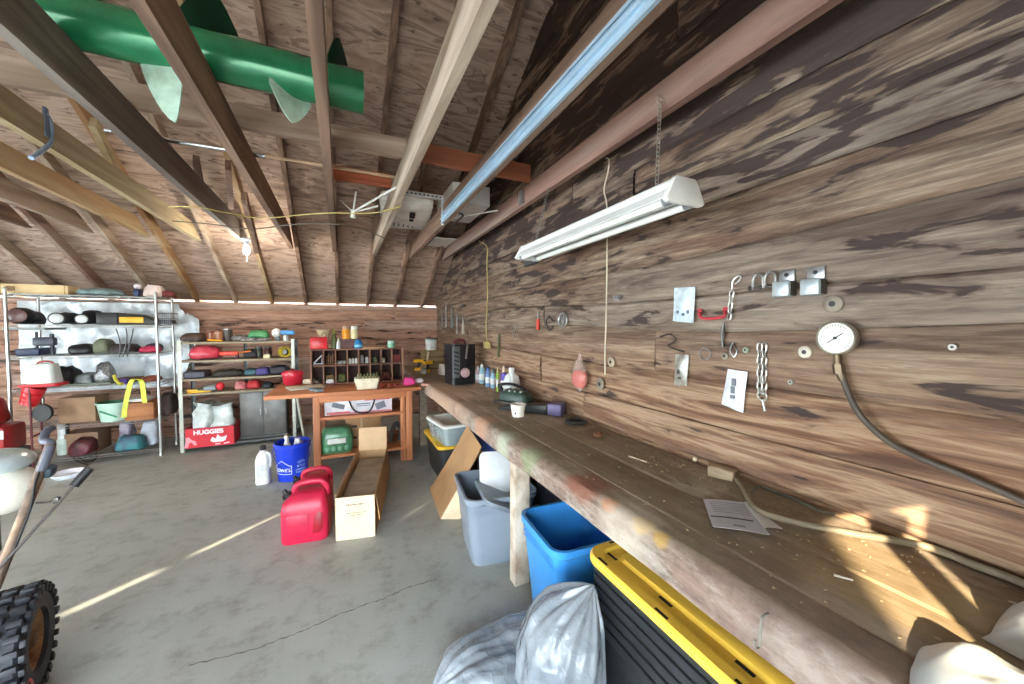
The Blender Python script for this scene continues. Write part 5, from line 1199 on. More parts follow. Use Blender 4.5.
for px, c3, l3, lab in ((346, (236, 158, 40), (196, 160, 140), 'orange jar standing on the dull purple carton'), (354.5, (226, 214, 166), (240, 240, 236), 'pale yellow jar beside the orange jar')):
    x, y, z = atop(px, .13); o = thing('food_jar', lab, 'jar', (x, y, z + (.111 if px < 350 else .111))); k = MB(); k.lathe([(.040, 0), (.043, .01), (.043, .10), (.034, .115)], 18); k.build('jar_body', mat(c3, .35, var=.08), o); k = MB(); k.lathe([(.038, .115), (.038, .15)], 18); k.build('lid', mat(l3, .4), o)
k = MB(); k.box((0, 0, .055), (.055, .09, .11), bev=.004); o = k.build('cardboard_carton', mat((84, 96, 60), .7)); o.location = (atop(354.8, .13)[0] + .006, CY + .135, CT); tag(o, 'olive carton under the pale yellow jar', 'box')
o = thing('spray_can', 'blue rounded can at the front of the cabinet top', 'can', atop(358.5, .03)); k = MB(); k.lathe([(.04, 0), (.046, .02), (.046, .06), (.03, .10), (.0, .11)], 18, cap=False); k.build('body', mat((40, 118, 176), .35), o); k = MB(); k.lathe([(.0475, .02), (.0475, .045)], 18, cap=False); k.build('wrapper', mat((120, 186, 214), .4), o)
o = thing('tape_roll', 'mint green tape rolls at the right end of the cabinet top', 'tape', atop(391, .06)); k = MB(); k.lathe([(.02, 0), (.045, 0), (.045, .05), (.02, .05), (.02, 0)], 20, cap=False); k.build('roll', mat((132, 190, 160), .5), o); k = MB(); k.lathe([(.02, .051), (.04, .051), (.04, .085), (.02, .085), (.02, .051)], 20, cap=False); k.build('upper_roll', mat((170, 206, 190), .5), o)
k = MB(); k.box((0, 0, .006), (.28, .10, .012), bev=.002); o = k.build('wooden_ruler', mat((196, 160, 120), .6)); o.location = atop(372, .05); tag(o, 'flat wooden ruler on the cabinet top beside the blue can', 'ruler')
# leaning stick in the gap left of the table
k = MB(); a = pz(308, 440, .05); k.cyl(py_(297, 398, 4.55), py_(306, 447, 4.40), .012, n=8); tag(k.build('broom_stick', mat((176, 176, 160), .6)), 'pale stick leaning behind the blue bucket under the table', 'stick')
# ================================================================== SHELVES AT THE BACK
UY = 5.45
def SX_(px, y=5.6): return py_(px, 350, y).x
# --- insulation sheet behind the wire shelves
from mathutils import noise as _ns
k = MB()
xa, xb = py_(22, 350, 6.2).x, py_(201, 350, 6.2).x
def shf(u, v):
    x = xa + (xb - xa) * u; z = .70 + 1.06 * v
    if u > .88: z = min(z, 1.70 - (u - .88) * 1.2 + .06 * _ns.noise(Vector((u * 40, 0, 0)))); z = max(z, .72 + (u - .88) * 5.6)
    q = Vector((x * 3, z * 3, 1)); return Vector((x, 6.17 - .03 * abs(_ns.noise(q)) - .02 * abs(_ns.noise(q * 2.6)), z))
k.sheet(shf, 70, 40); 
FOIL = mat((214, 222, 226), .32, .25, .10, 7., .5, c2=(160, 172, 182)); tag(k.build('insulation_sheet', FOIL, angle=80), 'crinkled silvery white insulation sheet hung behind the wire shelves', 'insulation')
# --- chrome wire shelving
g = thing('wire_shelving', 'tall chrome wire shelving unit at the far left', 'shelving', (0, 0, 0))
X0, X1, D1 = -3.02, -1.88, .44
WCH = mat((190, 192, 190), .28, .85, .08)
for i, (x, y) in enumerate(((X0, UY), (X1, UY), (X0, UY + D1), (X1, UY + D1))):
    k = MB(); k.cyl((x, y, .02), (x, y, 1.845), .014, n=12); k.cyl((x, y, 1.845), (x, y, 1.86), .012, .006, 12); k.cyl((x, y, 0), (x, y, .03), .018, .014, 12); k.build('post', WCH, g)
U1 = (1.795, 1.485, 1.165, .83, .425, .085)
for z in U1:
    k = MB()
    for y in (UY, UY + D1): k.cyl((X0, y, z - .004), (X1, y, z - .004), .005, n=6); k.cyl((X0, y, z - .03), (X1, y, z - .03), .004, n=6)
    for x in (X0, X1): k.cyl((x, UY, z - .004), (x, UY + D1, z - .004), .005, n=6); k.cyl((x, UY, z - .03), (x, UY + D1, z - .03), .004, n=6)
    n = 44
    for i in range(n + 1):
        x = X0 + (X1 - X0) * i / n; k.cyl((x, UY, z), (x, UY + D1, z), .0022, n=5)
    for i in range(0, 12): x = X0 + (X1 - X0) * (i + .5) / 12; k.cyl((x - .045, UY, z - .004), (x, UY, z - .03), .0025, n=5); k.cyl((x + .045, UY, z - .004), (x, UY, z - .03), .0025, n=5)
    k.build('wire_shelf', WCH, g)
def put(o, px, z, y=5.6, rz=0., dz=.004): o.location = (SX_(px, y), y, z + dz); o.rotation_euler = (0, 0, rz); return o
def boxy(nm, label, cat, px0, px1, z, h, dep, m, y=5.6, bev=.008, rgh=0., seed=1, rz=0., taper=(1, 1), group=None):
    w = abs(SX_(px1, y) - SX_(px0, y)) * .98; k = MB(); k.box((0, 0, h / 2), (w, dep, h), bev=min(bev, h * .3, w * .3), taper=taper)
    if rgh: bmesh.ops.subdivide_edges(k.bm, edges=k.bm.edges[:], cuts=2, use_grid_fill=True); k.rough(rgh, seed, 14)
    o = k.build(nm, m); put(o, (px0 + px1) / 2, z, y, rz, .004 + rgh); tag(o, label, cat, group); return o
def soft(nm, label, cat, px0, px1, z, h, dep, m, y=5.6, amp=.02, seed=1, rz=0., top=.55, fr=14):
    w = abs(SX_(px1, y) - SX_(px0, y)); k = MB(); n = 8
    k.loft([rrect(w * s, dep * s, min(w, dep) * .3 * s, zz * h, 5) for zz, s in ((0, .9), (.12, 1), (.4, 1), (.7, .9), (.9, .7), (1, top * .7))])
    bmesh.ops.subdivide_edges(k.bm, edges=[e for e in k.bm.edges if e.calc_length() > .05], cuts=1, use_grid_fill=True); k.rough(amp, seed, fr)
    o = k.build(nm, m, angle=70); put(o, (px0 + px1) / 2, z, y, rz, .004 + amp * .7); tag(o, label, cat); return o
Z1, Z2, Z3, Z4, Z5, Z6 = U1
# top shelf
g = thing('long_carton', 'long flat tan carton on the very top of the wire shelves', 'box', (SX_(45, 5.6), 5.6, Z1 + .004)); w = SX_(78) - SX_(13)
k = MB(); k.box((0, 0, .048), (w, .20, .096), bev=.003); k.build('carton_body', mat((216, 190, 144), .75, var=.05), g); k = MB(); k.box((-.17, -.102, .05), (.06, .003, .05)); k.build('printed_mark', mat((140, 110, 80), .8), g)
k = MB(); k.box((w / 2 - .025, -.1015, .048), (.006, .003, .09)); k.build('tape', mat((170, 140, 96), .5), g)
soft('tarp_bundle', 'folded grey green tarp on top of the wire shelves', 'tarp', 84, 126, Z1, .075, .28, mat((112, 134, 134), .5, var=.25, scale=14.), amp=.014, seed=3)
boxy('flashlight_box', 'dark gadget with a white cap left of the white bundle on top', 'gadget', 137, 143, Z1, .09, .10, mat((48, 62, 104), .4), bev=.02)
k = MB(); k.ell((0, 0, .03), (.035, .035, .03), 14, 8); o = k.build('ball', mat((214, 206, 212), .4)); put(o, 140, Z1 + .09, dz=.006); tag(o, 'white ball on the dark gadget on the top shelf', 'ball')
soft('cloth_bundle', 'round white cloth bundle on top of the wire shelves', 'bundle', 148, 167, Z1, .125, .2, mat((214, 196, 190), .7, var=.08), amp=.012, seed=6, top=1.)
soft('red_rag', 'dark red rag at the right end of the top wire shelf', 'rag', 166, 176, Z1, .08, .16, mat((108, 46, 46), .7), amp=.015, seed=7)
# second shelf: black lamps with pale faces
def lamp(px, r, L, z, label, face, tilt=0., body=BLACK, y=5.52):
    o = thing('work_lamp', label, 'lamp', (SX_(px, y), y, z + r + .004), tilt, 'black lamps on the second wire shelf')
    k = MB(); k.lathe([(r * .75, 0), (r, .03), (r, L * .45), (r * .8, L * .8), (r * .5, L)], 22, (0, -.02, 0), Matrix.Rotation(-PI / 2, 4, 'X')); k.build('housing', body, o)
    k = MB(); k.lathe([(r * .80, .0), (r * .62, -.01), (.0, -.012)], 22, (0, -.02, 0), Matrix.Rotation(-PI / 2, 4, 'X'), cap=False); k.build('lens', face, o); return o
FW = mat((214, 222, 226), .25)
lamp(20, .085, .26, Z2, 'leftmost black lamp with a pinkish lens on the second wire shelf', mat((110, 84, 84), .3), .1)
soft('dark_bag', 'black bag lying behind the leftmost lamp', 'bag', 24, 42, Z2, .13, .22, mat((34, 30, 36), .5), y=5.7, amp=.012, seed=2)
lamp(58, .062, .24, Z2, 'grey lamp with a bright white lens on the second wire shelf', FW, .42, mat((60, 66, 78), .4)); 
lamp(83, .056, .26, Z2 - .0, 'black lamp with a white lens in the middle of the second wire shelf', FW, .42)
soft('dark_bag', 'black bag between the two white lensed lamps', 'bag', 64, 78, Z2, .12, .25, mat((36, 40, 46), .5), y=5.72, amp=.012, seed=4); soft('dark_bag', 'black bag to the right of the middle lamp', 'bag', 87, 102, Z2, .15, .25, mat((24, 26, 34), .5), y=5.72, amp=.012, seed=5)
boxy('speaker_box', 'black box on the second wire shelf beside the yellow trimmed case', 'box', 103, 124, Z2, .13, .22, mat((22, 22, 24), .45))
g = thing('tool_case', 'black case with a yellow front at the right of the second wire shelf', 'case', (SX_(141, 5.6), 5.6, Z2 + .004))
k = MB(); k.prism([(-.16, 0), (.16, 0), (.17, .05), (.02, .115), (-.16, .125)], 1, -.1, .1, bev=.01); k.build('case_body', mat((34, 36, 28), .4), g); k = MB(); k.box((-.03, -.106, .05), (.20, .012, .06), bev=.004); k.build('yellow_front', YEL, g)
g = thing('wire_basket', 'grey mesh basket at the right end of the second wire shelf', 'basket', (SX_(168, 5.6), 5.6, Z2 + .004))
k = MB()
for z in (.01, .07, .13): k.tube(rrect(.15, .2, .02, z, 3), .004, 5, closed=True)
for i in range(9):
    for s in (-1, 1): k.cyl((-.07 + .0175 * i, s * .1, .01), (-.07 + .0175 * i, s * .1, .13), .002, n=4)
k.box((0, 0, .01), (.14, .19, .004)); k.build('mesh_body', mat((128, 130, 138), .4, .5), g)
k = MB(); k.box((0, 0, .03), (.12, .16, .05), bev=.01); k.build('basket_contents', mat((56, 58, 66), .6), g)
boxy('grey_tray', 'flat grey tray under the lamps at the left of the second wire shelf', 'tray', 16, 58, Z2 - .06, .03, .34, mat((150, 160, 158), .45), y=5.68)
# third shelf
boxy('blue_tray', 'dark blue tray on the third wire shelf', 'tray', 25, 48, Z3, .07, .26, mat((34, 46, 76), .45), taper=(1.05, 1.05))
g = thing('trimmer_head', 'dark upright tool with two prongs on the third wire shelf', 'tool', (SX_(49), 5.55, Z3 + .004)); k = MB(); k.cyl((-.06, 0, 0), (-.06, 0, .24), .012); k.cyl((.05, 0, 0), (.05, 0, .22), .016); k.build('prongs', mat((40, 46, 58), .4), g); k = MB(); k.box((0, 0, .14), (.16, .08, .09), bev=.02); k.build('body', mat((60, 66, 80), .4), g)
soft('black_pouch', 'black pouch on the third wire shelf above the spreader', 'pouch', 72, 97, Z3, .10, .24, mat((22, 22, 26), .45), amp=.012, seed=8)
soft('canvas_bag', 'olive grey canvas bag in the middle of the third wire shelf', 'bag', 98, 112, Z3, .15, .22, mat((112, 118, 96), .7, var=.2), amp=.016, seed=9)
soft('cable_heap', 'brown black heap of cables on the third wire shelf', 'cable', 112, 140, Z3, .09, .24, mat((66, 56, 54), .6, c2=(30, 28, 30), scale=40.), amp=.02, seed=10)
soft('cap', 'red cap on the third wire shelf', 'cap', 141, 160, Z3, .07, .2, mat((192, 50, 84), .6), amp=.01, seed=11)
for i, (px, l) in enumerate(((117, 'left dark cord hanging before the silvery sheet'), (124, 'middle dark cord hanging before the silvery sheet'), (131, 'right dark cord hanging before the silvery sheet'))):
    k = MB(); x = SX_(px, 5.42); k.tube([(x + .03 * math.sin(t * 2.5 + i), 5.415, Z2 - .04 - .31 * t) for t in (0, .2, .4, .6, .8, 1)], .006, 6, 3); tag(k.build('hanging_lead', mat((76, 80, 88), .5)), l, 'cord', 'dark cords on the wire shelves')
# fourth shelf
soft('black_strap_bag', 'black strap bundle beside the white hopper', 'straps', 56, 76, Z4, .18, .24, mat((26, 24, 30), .5), amp=.03, seed=12)
soft('wire_heap', 'tangle of silver wire hardware on the fourth wire shelf', 'wire', 96, 112, Z4, .20, .18, mat((168, 170, 172), .4, .5, c2=(70, 72, 74), scale=50.), amp=.035, seed=13)
boxy('flat_board', 'grey green flat board along the fourth wire shelf', 'board', 62, 118, Z4, .02, .3, mat((128, 136, 122), .6), y=5.66)
k = MB(); 
k.tube([(SX_(113, 5.44), 5.44, Z4 + .11), (SX_(115, 5.43), 5.43, Z4 + .05), (SX_(119, 5.42), 5.425, Z4 + .01), (SX_(121, 5.44), 5.47, Z4 + .02)], .016, 6, 4); tag(k.build('ratchet_strap', mat((186, 176, 40), .5)), 'short yellow ratchet strap drooping off the fourth wire shelf', 'strap')
soft('purple_pouch', 'small purple pouch between the yellow straps', 'pouch', 120, 128, Z4, .055, .12, mat((84, 66, 146), .6), amp=.006, seed=14, y=5.5)
k = MB(); w_ = .018
def ribbon(k, pts, w, t=.003):
    P = spline([Vector(p) for p in pts], 5); rings = []
    for i, p in enumerate(P): rings.append([p + Vector((-w, 0, 0)), p + Vector((w, 0, 0)), p + Vector((w, t, .0)), p + Vector((-w, t, 0))])
    k.loft(rings)
ribbon(k, [(SX_(144, 5.44), 5.435, Z4 - .36), (SX_(142.5, 5.44), 5.43, Z4 - .15), (SX_(141, 5.44), 5.43, Z4 + .015), (SX_(136, 5.44), 5.45, Z4 + .05), (SX_(130, 5.44), 5.45, Z4 + .04), (SX_(127, 5.44), 5.43, Z4 - .08), (SX_(123, 5.44), 5.425, Z4 - .27), (SX_(122, 5.44), 5.425, Z4 - .36)], .022)
tag(k.build('yellow_sling', mat((206, 216, 70), .5)), 'bright yellow green sling looped over the fourth wire shelf', 'strap')
soft('brown_pouch', 'brown leather pouch on the fourth wire shelf', 'pouch', 140, 160, Z4, .06, .2, mat((126, 66, 44), .6), amp=.01, seed=15)
soft('black_glove', 'black glove lying left on the fourth wire shelf behind the hopper', 'glove', 44, 60, Z4, .07, .2, mat((30, 30, 34), .6), amp=.015, seed=51, y=5.72)
boxy('brown_case', 'flat brown case on the fourth wire shelf behind the purple pouch', 'case', 118, 140, Z4, .05, .18, mat((112, 70, 52), .6), y=5.72)
soft('grey_hose', 'pale grey hose coil on the fourth wire shelf left of the wire tangle', 'hose', 78, 96, Z4, .11, .24, mat((150, 158, 158), .5, c2=(90, 96, 98), scale=24.), amp=.022, seed=52, y=5.66)
soft('dark_rag', 'brown rag at the left end of the third wire shelf', 'rag', 14, 25, Z3, .05, .2, mat((86, 66, 58), .7), amp=.012, seed=53)
soft('navy_bag', 'navy pouch leaning behind the red cap on the third wire shelf', 'pouch', 146, 162, Z3, .09, .16, mat((50, 54, 76), .6), amp=.012, seed=54, y=5.74)
soft('paint_rag', 'cream rag heap beside the grey mesh basket', 'rag', 128, 150, Z2 + .0, .05, .12, mat((186, 180, 160), .7), amp=.012, seed=55, y=5.78)
# fifth shelf: cartons, tub, wooden box, spreader
boxy('carton', 'brown carton behind the green rimmed tub on the fifth wire shelf', 'box', 64, 101, Z5, .27, .28, mat((170, 138, 108), .8, var=.1), y=5.7, bev=.004)
g = thing('mint_tub', 'mint white tub with a dark green inside on the fifth wire shelf', 'tub', (SX_(112, 5.55), 5.55, Z5 + .004))
k = MB(); k.lathe([(.0, 0), (.105, 0), (.135, .19), (.145, .19), (.145, .205), (.136, .205)], 26, cap=False); k.build('tub_body', mat((190, 222, 208), .35, var=.06), g); k = MB(); k.lathe([(.136, .206), (.128, .15), (.0, .145)], 26, cap=False); k.build('inner_lining', mat((34, 112, 78), .5), g)
k = MB(); k.box((.0, -.126, .09), (.16, .004, .016), rot=(.15, .5, 0)); k.build('green_stripe', mat((60, 150, 110), .5), g)
boxy('wooden_box', 'orange brown wooden box beside the mint tub', 'box', 129, 158, Z5, .19, .3, wood((176, 118, 74), (130, 78, 46)), bev=.004, y=5.58)
boxy('white_tray', 'white flat tray on top of the wooden box', 'tray', 126, 150, Z5 + .196, .03, .2, mat((226, 226, 220), .4), y=5.58)
soft('dark_jacket', 'dark brown bundle at the right end of the fifth wire shelf', 'bundle', 158, 174, Z5, .24, .26, mat((60, 46, 44), .7), amp=.02, seed=16, y=5.66)
g = thing('seed_spreader', 'red seed spreader with a white hopper in front of the wire shelves', 'spreader', (SX_(40, 5.25), 5.29, .56)); g.scale = (.70, .7, .86)
k = MB(); k.loft([rrect(.30 * a, .24 * a, .06 * a, z, 6) for z, a in ((.40, 1.0), (.42, 1.02), (.60, .84), (.62, .78))]); k.build('hopper', mat((206, 214, 210), .35, var=.05), g)
k = MB(); k.loft([rrect(w, d, .05, z, 6) for z, w, d in ((.36, .36, .27), (.37, .40, .31), (.395, .40, .31), (.40, .34, .26))]); k.build('hopper_tray', mat((196, 24, 38), .35), g)
k = MB(); k.lathe([(.07, 0), (.09, .01), (.09, .04), (.085, .05), (.095, .055), (.095, .09), (.088, .10), (.10, .105), (.10, .14), (.09, .15), (.105, .155), (.11, .22)], 20, (-.17, 0, .0), Matrix.Translation((.0, 0, .15)) @ Matrix.Rotation(.35, 4, 'Y')); k.build('red_body', mat((206, 30, 42), .35), g)
k = MB(); k.lathe([(.0, -.03), (.095, -.03), (.10, -.015), (.10, .015), (.095, .03), (0, .03)], 22, (.0, -.06, .06), Matrix.Rotation(PI / 2, 4, 'X'), cap=False); k.build('wheel', mat((54, 54, 56), .6), g)
k = MB()
for s in (-1, 1): k.cyl((-.10, s * .10, -.65), (-.10, s * .1, .36), .012, n=8)
k.cyl((-.10, -.10, -.2), (-.10, .10, -.2), .013, n=8); k.build('frame', mat((96, 24, 32), .5), g)
k = MB(); k.tube([(-.10, .03, .58), (-.06, .03, .64), (.06, .03, .64), (.10, .03, .58)], .012, 8, 3); k.build('hopper_handle', mat((150, 60, 52), .5), g)
# bottom shelf
soft('sneaker', 'teal and white sneaker on the bottom wire shelf', 'shoe', 113, 143, Z6, .15, .18, mat((40, 122, 128), .5, c2=(66, 72, 100), scale=9.), amp=.015, seed=17, y=5.5, top=.9)
k = MB(); k.tube([(0, 0, .015), (.09, 0, .01), (.2, 0, .012)], .014, 6, 3); o = k.build('shoe_sole', mat((206, 206, 190), .5)); put(o, 114, Z6, 5.405); o.location.y = 5.39; bpy.data.objects.remove(o)
soft('laundry_bag', 'white and purple bag standing behind the sneaker', 'bag', 118, 131, Z6, .30, .16, mat((196, 190, 204), .5, c2=(84, 60, 96), scale=9.), amp=.02, seed=18, y=5.7)
soft('grey_cloth', 'pale grey cloth bundle on the bottom wire shelf', 'cloth', 141, 158, Z6, .28, .2, mat((186, 194, 206), .6, var=.15), amp=.02, seed=19, y=5.66)
boxy('carton', 'low brown carton on the bottom wire shelf behind the shoe', 'box', 64, 102, Z6, .22, .26, mat((150, 120, 96), .8, var=.1), y=5.7, bev=.004)
soft('dark_boots', 'dark red and black bundle low on the wire shelves', 'bundle', 70, 92, Z6, .16, .2, mat((106, 36, 44), .5, c2=(34, 28, 30), scale=10.), amp=.025, seed=20, y=5.52)
g = thing('thermos_jug', 'white and green black flask standing on the bottom wire shelf', 'flask', (SX_(59, 5.6), 5.6, Z6 + .004)); g.scale = (.8, .8, .72); k = MB(); k.lathe([(.05, 0), (.06, .02), (.06, .22), (.045, .25)], 20); k.build('flask_body', mat((206, 222, 208), .35), g); k = MB(); k.lathe([(.048, .24), (.048, .46), (.042, .47)], 20); k.build('upper_sleeve', mat((232, 236, 236), .35), g); k = MB(); k.box((.045, .0, .35), (.02, .06, .22), bev=.006); k.build('dark_grip', mat((24, 44, 46), .4), g)
k = MB(); k.lathe([(.0, .0), (.09, .0), (.12, .03), (.125, .045), (.115, .045), (.085, .012), (0, .012)], 26, cap=False); o = k.build('plate_dish', mat((226, 230, 240), .3)); o.location = (SX_(63, 5.05), 5.05, 0); tag(o, 'white dish on the floor before the wire shelves', 'dish')
g = thing('toolbox', 'red metal machine at the far left beside the wire shelves', 'machine', (SX_(-6, 5.2), 5.25, 0))
k = MB(); k.box((-.04, 0, .40), (.26, .3, .26), bev=.04); k.build('red_housing', mat((150, 26, 30), .4), g); k = MB(); k.box((-.06, 0, .66), (.18, .22, .26), bev=.05, taper=(.7, .7)); k.build('red_top', mat((150, 24, 28), .45), g); k = MB(); k.box((0, 0, .14), (.26, .26, .28), bev=.02); k.build('dark_base', mat((34, 32, 32), .5), g)
k = MB(); k.box((.02, -.152, .45), (.14, .01, .08), bev=.004); k.build('badge_plate', WHITE, g)
k = MB(); P = [pz(x, y, .008) for x, y in ((74, 452), (86, 462), (96, 458), (93, 449), (78, 450), (74, 459), (88, 465))]; k.tube(P, .006, 6, 5); tag(k.build('floor_cable', mat((70, 66, 60), .6)), 'thin dark cable coiled on the floor before the wire shelves', 'cable')

# --- grey steel shelving with wooden boards
g = thing('steel_shelving', 'low grey steel shelving with wooden boards beside the wire shelves', 'shelving', (0, 0, 0))
A0, A1, D2 = -1.71, -.545, .42
ST = mat((176, 178, 168), .45, .4, .12); STD = mat((96, 98, 98), .5, .5)
for i, (x, y, s) in enumerate(((A0, UY, 1), (A1, UY, -1), (A0, UY + D2, 1), (A1, UY + D2, -1), ((A0 + A1) / 2 - .03, UY + D2, 1))):
    k = MB(); k.prism([(x, y), (x + s * .036, y), (x + s * .036, y + .003), (x + s * .003, y + .003), (x + s * .003, y + .036), (x, y + .036)] if y < 5.6 else [(x, y), (x + s * .036, y), (x + s * .036, y - .003), (x + s * .003, y - .003), (x + s * .003, y - .036), (x, y - .036)], 2, 0, 1.31); k.build('post', ST if i < 2 else STD, g, flat=True)
U2 = (1.285, 1.07, .855, .685)
SHW = wood((168, 156, 132), (128, 112, 92), None, 0, 14.)
for z in U2:
    k = MB(); k.box(((A0 + A1) / 2, UY + D2 / 2, z - .012), (A1 - A0 - .01, D2 - .01, .022), bev=.002); k.build('shelf_board', SHW, g)
k = MB(); k.box(((A0 + A1) / 2, UY + D2 / 2, .055), (A1 - A0 - .01, D2 - .01, .02)); k.build('bottom_board', STD, g)
# the grey cabinet in its lower bay
g = thing('metal_cabinet', 'grey two door metal cabinet in the lower bay of the steel shelving', 'cabinet', (SX_(264, 5.7), 5.70, .0655))
k = MB(); k.box((0, 0, .29), (.50, .26, .58), bev=.004); k.build('cabinet_body', mat((92, 92, 90), .45, .3), g)
for s in (-1, 1):
    k = MB(); k.box((s * .124, -.134, .30), (.236, .012, .54), bev=.003); d_ = k.build('door', mat((112, 111, 108), .42, .3), g)
    k = MB(); k.box((s * .03, -.146, .32), (.012, .012, .08), bev=.003); k.build('door_handle', STEEL, d_)
k = MB(); k.box((0, -.12, .012), (.5, .05, .024)); k.build('plinth', STD, g)
# diaper carton with plastic bags in it
g = thing('diaper_carton', 'red printed carton on the bottom of the steel shelving', 'box', (SX_(209, 5.42), 5.52, .066))
bw = SX_(233, 5.42) - SX_(185, 5.42)
HR = mat((206, 28, 46), .5, var=.05)
k = MB(); t = .006; bh = .225; bd = .30
for (cx, cy, sx_, sy) in ((0, -bd / 2, bw, t), (0, bd / 2, bw, t), (-bw / 2, 0, t, bd), (bw / 2, 0, t, bd)): k.box((cx, cy, bh / 2), (sx_, sy, bh))
k.box((0, 0, .004), (bw, bd, .006)); k.build('carton_body', HR, g)
k = MB(); k.box((0, -bd / 2 - .004, bh - .004), (bw, .004, .012)); k.build('top_fold', mat((176, 46, 70), .6), g)
HW = mat((240, 226, 230), .5, var=.02)
yf = -bd / 2 - .004
lettering('brand_lettering', 'HUGGIES', .068, HW, g, (-.015, yf, .172), (PI / 2, 0, 0), .0006, .0035)
k = MB(); k.prism([(.0, .065), (.02, .11), (.05, .085), (.07, .135), (.10, .10), (.125, .10), (.16, .115), (.145, .06), (.12, .045), (.03, .045)], 1, yf - .001, yf + .001); k.build('white_emblem', HW, g, flat=True)
lettering('carton_print', 'SIZE 4', .026, HW, g, (.075, yf, .025), (PI / 2, 0, 0), .0005, .001) if False else None
k = MB(); k.box((.07, yf, .022), (.05, .002, .012)); k.box((.155, yf, .024), (.055, .002, .012), rot=(0, -.15, 0)); k.build('small_print', HW, g)
k = MB(); k.prism([(-.24, .01), (-.205, .01), (-.195, .06), (-.17, .07), (-.15, .03), (-.125, .03), (-.135, .075), (-.17, .095), (-.195, .13), (-.225, .125), (-.225, .08)], 1, yf - .001, yf + .001); k.build('pale_figure_print', mat((226, 150, 160), .5), g, flat=True)
bagm2 = mat((206, 218, 216), .3, var=.12, scale=16., coat=.4)
soft('grocery_bag', 'white plastic bag heaped in the left of the red printed carton', 'bag', 190, 214, .17, .36, .2, bagm2, y=5.50, amp=.05, seed=21, top=1.2, fr=10)
soft('grocery_bag', 'white plastic bag heaped in the right of the red printed carton', 'bag', 208, 232, .17, .32, .2, bagm2, y=5.53, amp=.05, seed=23, top=1.2, fr=10)
# items, top board
T1, T2, T3, T4 = [z for z in U2]
soft('dark_hat', 'dark brown hat shaped heap at the left end of the top steel shelf', 'heap', 184, 208, T1, .09, .3, mat((72, 54, 44), .7, var=.2), amp=.015, seed=24)
k = MB(); k.cyl((0, 0, .012), (.14, -.03, -.0), .010, n=8); o = k.build('folding_rule', YEL); put(o, 208, T1, 5.5, dz=.012); tag(o, 'yellow folding rule at the edge of the top steel shelf', 'rule')
for i, (px, h, c3, l) in enumerate(((211, .13, (150, 96, 78), 'reddish brown jar left of the dark can on the steel shelving'), (219, .14, (170, 118, 92), 'tan brown jar right against the dark can on the steel shelving'))):
    o = thing('glass_jar', l, 'jar', (SX_(px), 5.6, T1 + .001), 0); k = MB(); k.lathe([(.045, 0), (.048, .01), (.048, h * .8), (.036, h * .88)], 18); k.build('jar_body', mat(c3, .25, var=.15), o); k = MB(); k.lathe([(.04, h * .88), (.04, h)], 18); k.build('lid', mat((126, 70, 60), .4), o)
o = thing('paint_can', 'dark olive can on the top steel shelf', 'can', (SX_(228.5), 5.6, T1 + .001)); k = MB(); k.lathe([(.045, 0), (.047, .005), (.047, .15)], 20); k.build('can_body', mat((74, 66, 58), .45), o); k = MB(); k.lathe([(.049, .145), (.049, .155), (.04, .155)], 20); k.build('rim', STEEL, o)
soft('hand_tools', 'silver grey tools lying right of the dark olive can', 'tools', 233, 248, T1, .06, .2, mat((150, 150, 150), .4, .5, c2=(50, 48, 48), scale=30.), amp=.02, seed=25)
soft('green_bag', 'crumpled green bag on the top steel shelf', 'bag', 249, 270, T1 + .02, .10, .2, mat((70, 140, 92), .45, var=.2), amp=.02, seed=26); soft('socket_set', 'black and white socket heap under the green bag', 'tools', 242, 272, T1, .035, .26, mat((40, 40, 42), .5, c2=(190, 190, 190), scale=30.), amp=.008, seed=27, y=5.58)
o = thing('spray_gun', 'white and blue spray gun at the right of the top steel shelf', 'spray gun', (SX_(283), 5.55, T1 + .001)); k = MB(); k.lathe([(.03, 0), (.03, .06), (.012, .08), (.012, .10)], 14, (.04, 0, 0)); k.build('cup', mat((206, 214, 214), .4), o); k = MB(); k.box((.06, 0, .105), (.16, .05, .055), bev=.012); k.build('blue_barrel', mat((60, 142, 206), .35), o); k = MB(); k.ell((-.06, 0, .10), (.055, .05, .06), 14, 8); k.build('white_tank', mat((222, 226, 226), .35), o); k = MB(); k.box((-.045, 0, .04), (.05, .05, .08), bev=.01); k.build('grip', mat((86, 104, 116), .45), o)
# second board
soft('red_sack', 'red and pink plastic sack on the second steel shelf', 'bag', 192, 222, T2, .15, .28, mat((196, 34, 60), .4, c2=(206, 96, 110), scale=7., coat=.3), amp=.025, seed=28)
o = thing('heat_gun', 'orange red hand tool beside the red sack', 'tool', (SX_(231), 5.52, T2 + .001)); k = MB(); k.box((0, 0, .07), (.19, .05, .05), bev=.012); k.build('body', mat((226, 66, 44), .4), o); k = MB(); k.box((.075, 0, .03), (.04, .04, .06), bev=.008); k.build('foot', mat((60, 20, 22), .5), o); k = MB(); k.cyl((.09, 0, .075), (.22, -.01, .095), .010, n=8); k.build('handle', mat((214, 126, 66), .45), o)
soft('dark_pouch', 'dark grey pouch behind the orange red tool', 'pouch', 244, 258, T2, .10, .2, mat((62, 60, 66), .6), amp=.015, seed=29, y=5.68)
for i, (px, c3, l) in enumerate(((259, (70, 76, 60), 'olive jar leftmost of the two on the second steel shelf'), (268, (96, 60, 48), 'brown jar right of the olive one on the second steel shelf'))):
    o = thing('glass_jar', l, 'jar', (SX_(px, 5.66), 5.66, T2 + .001)); k = MB(); k.lathe([(.042, 0), (.045, .01), (.045, .10), (.034, .115)], 18); k.build('jar_body', mat(c3, .3), o); k = MB(); k.lathe([(.038, .115), (.038, .14)], 18); k.build('lid', mat((80, 80, 76), .4), o)
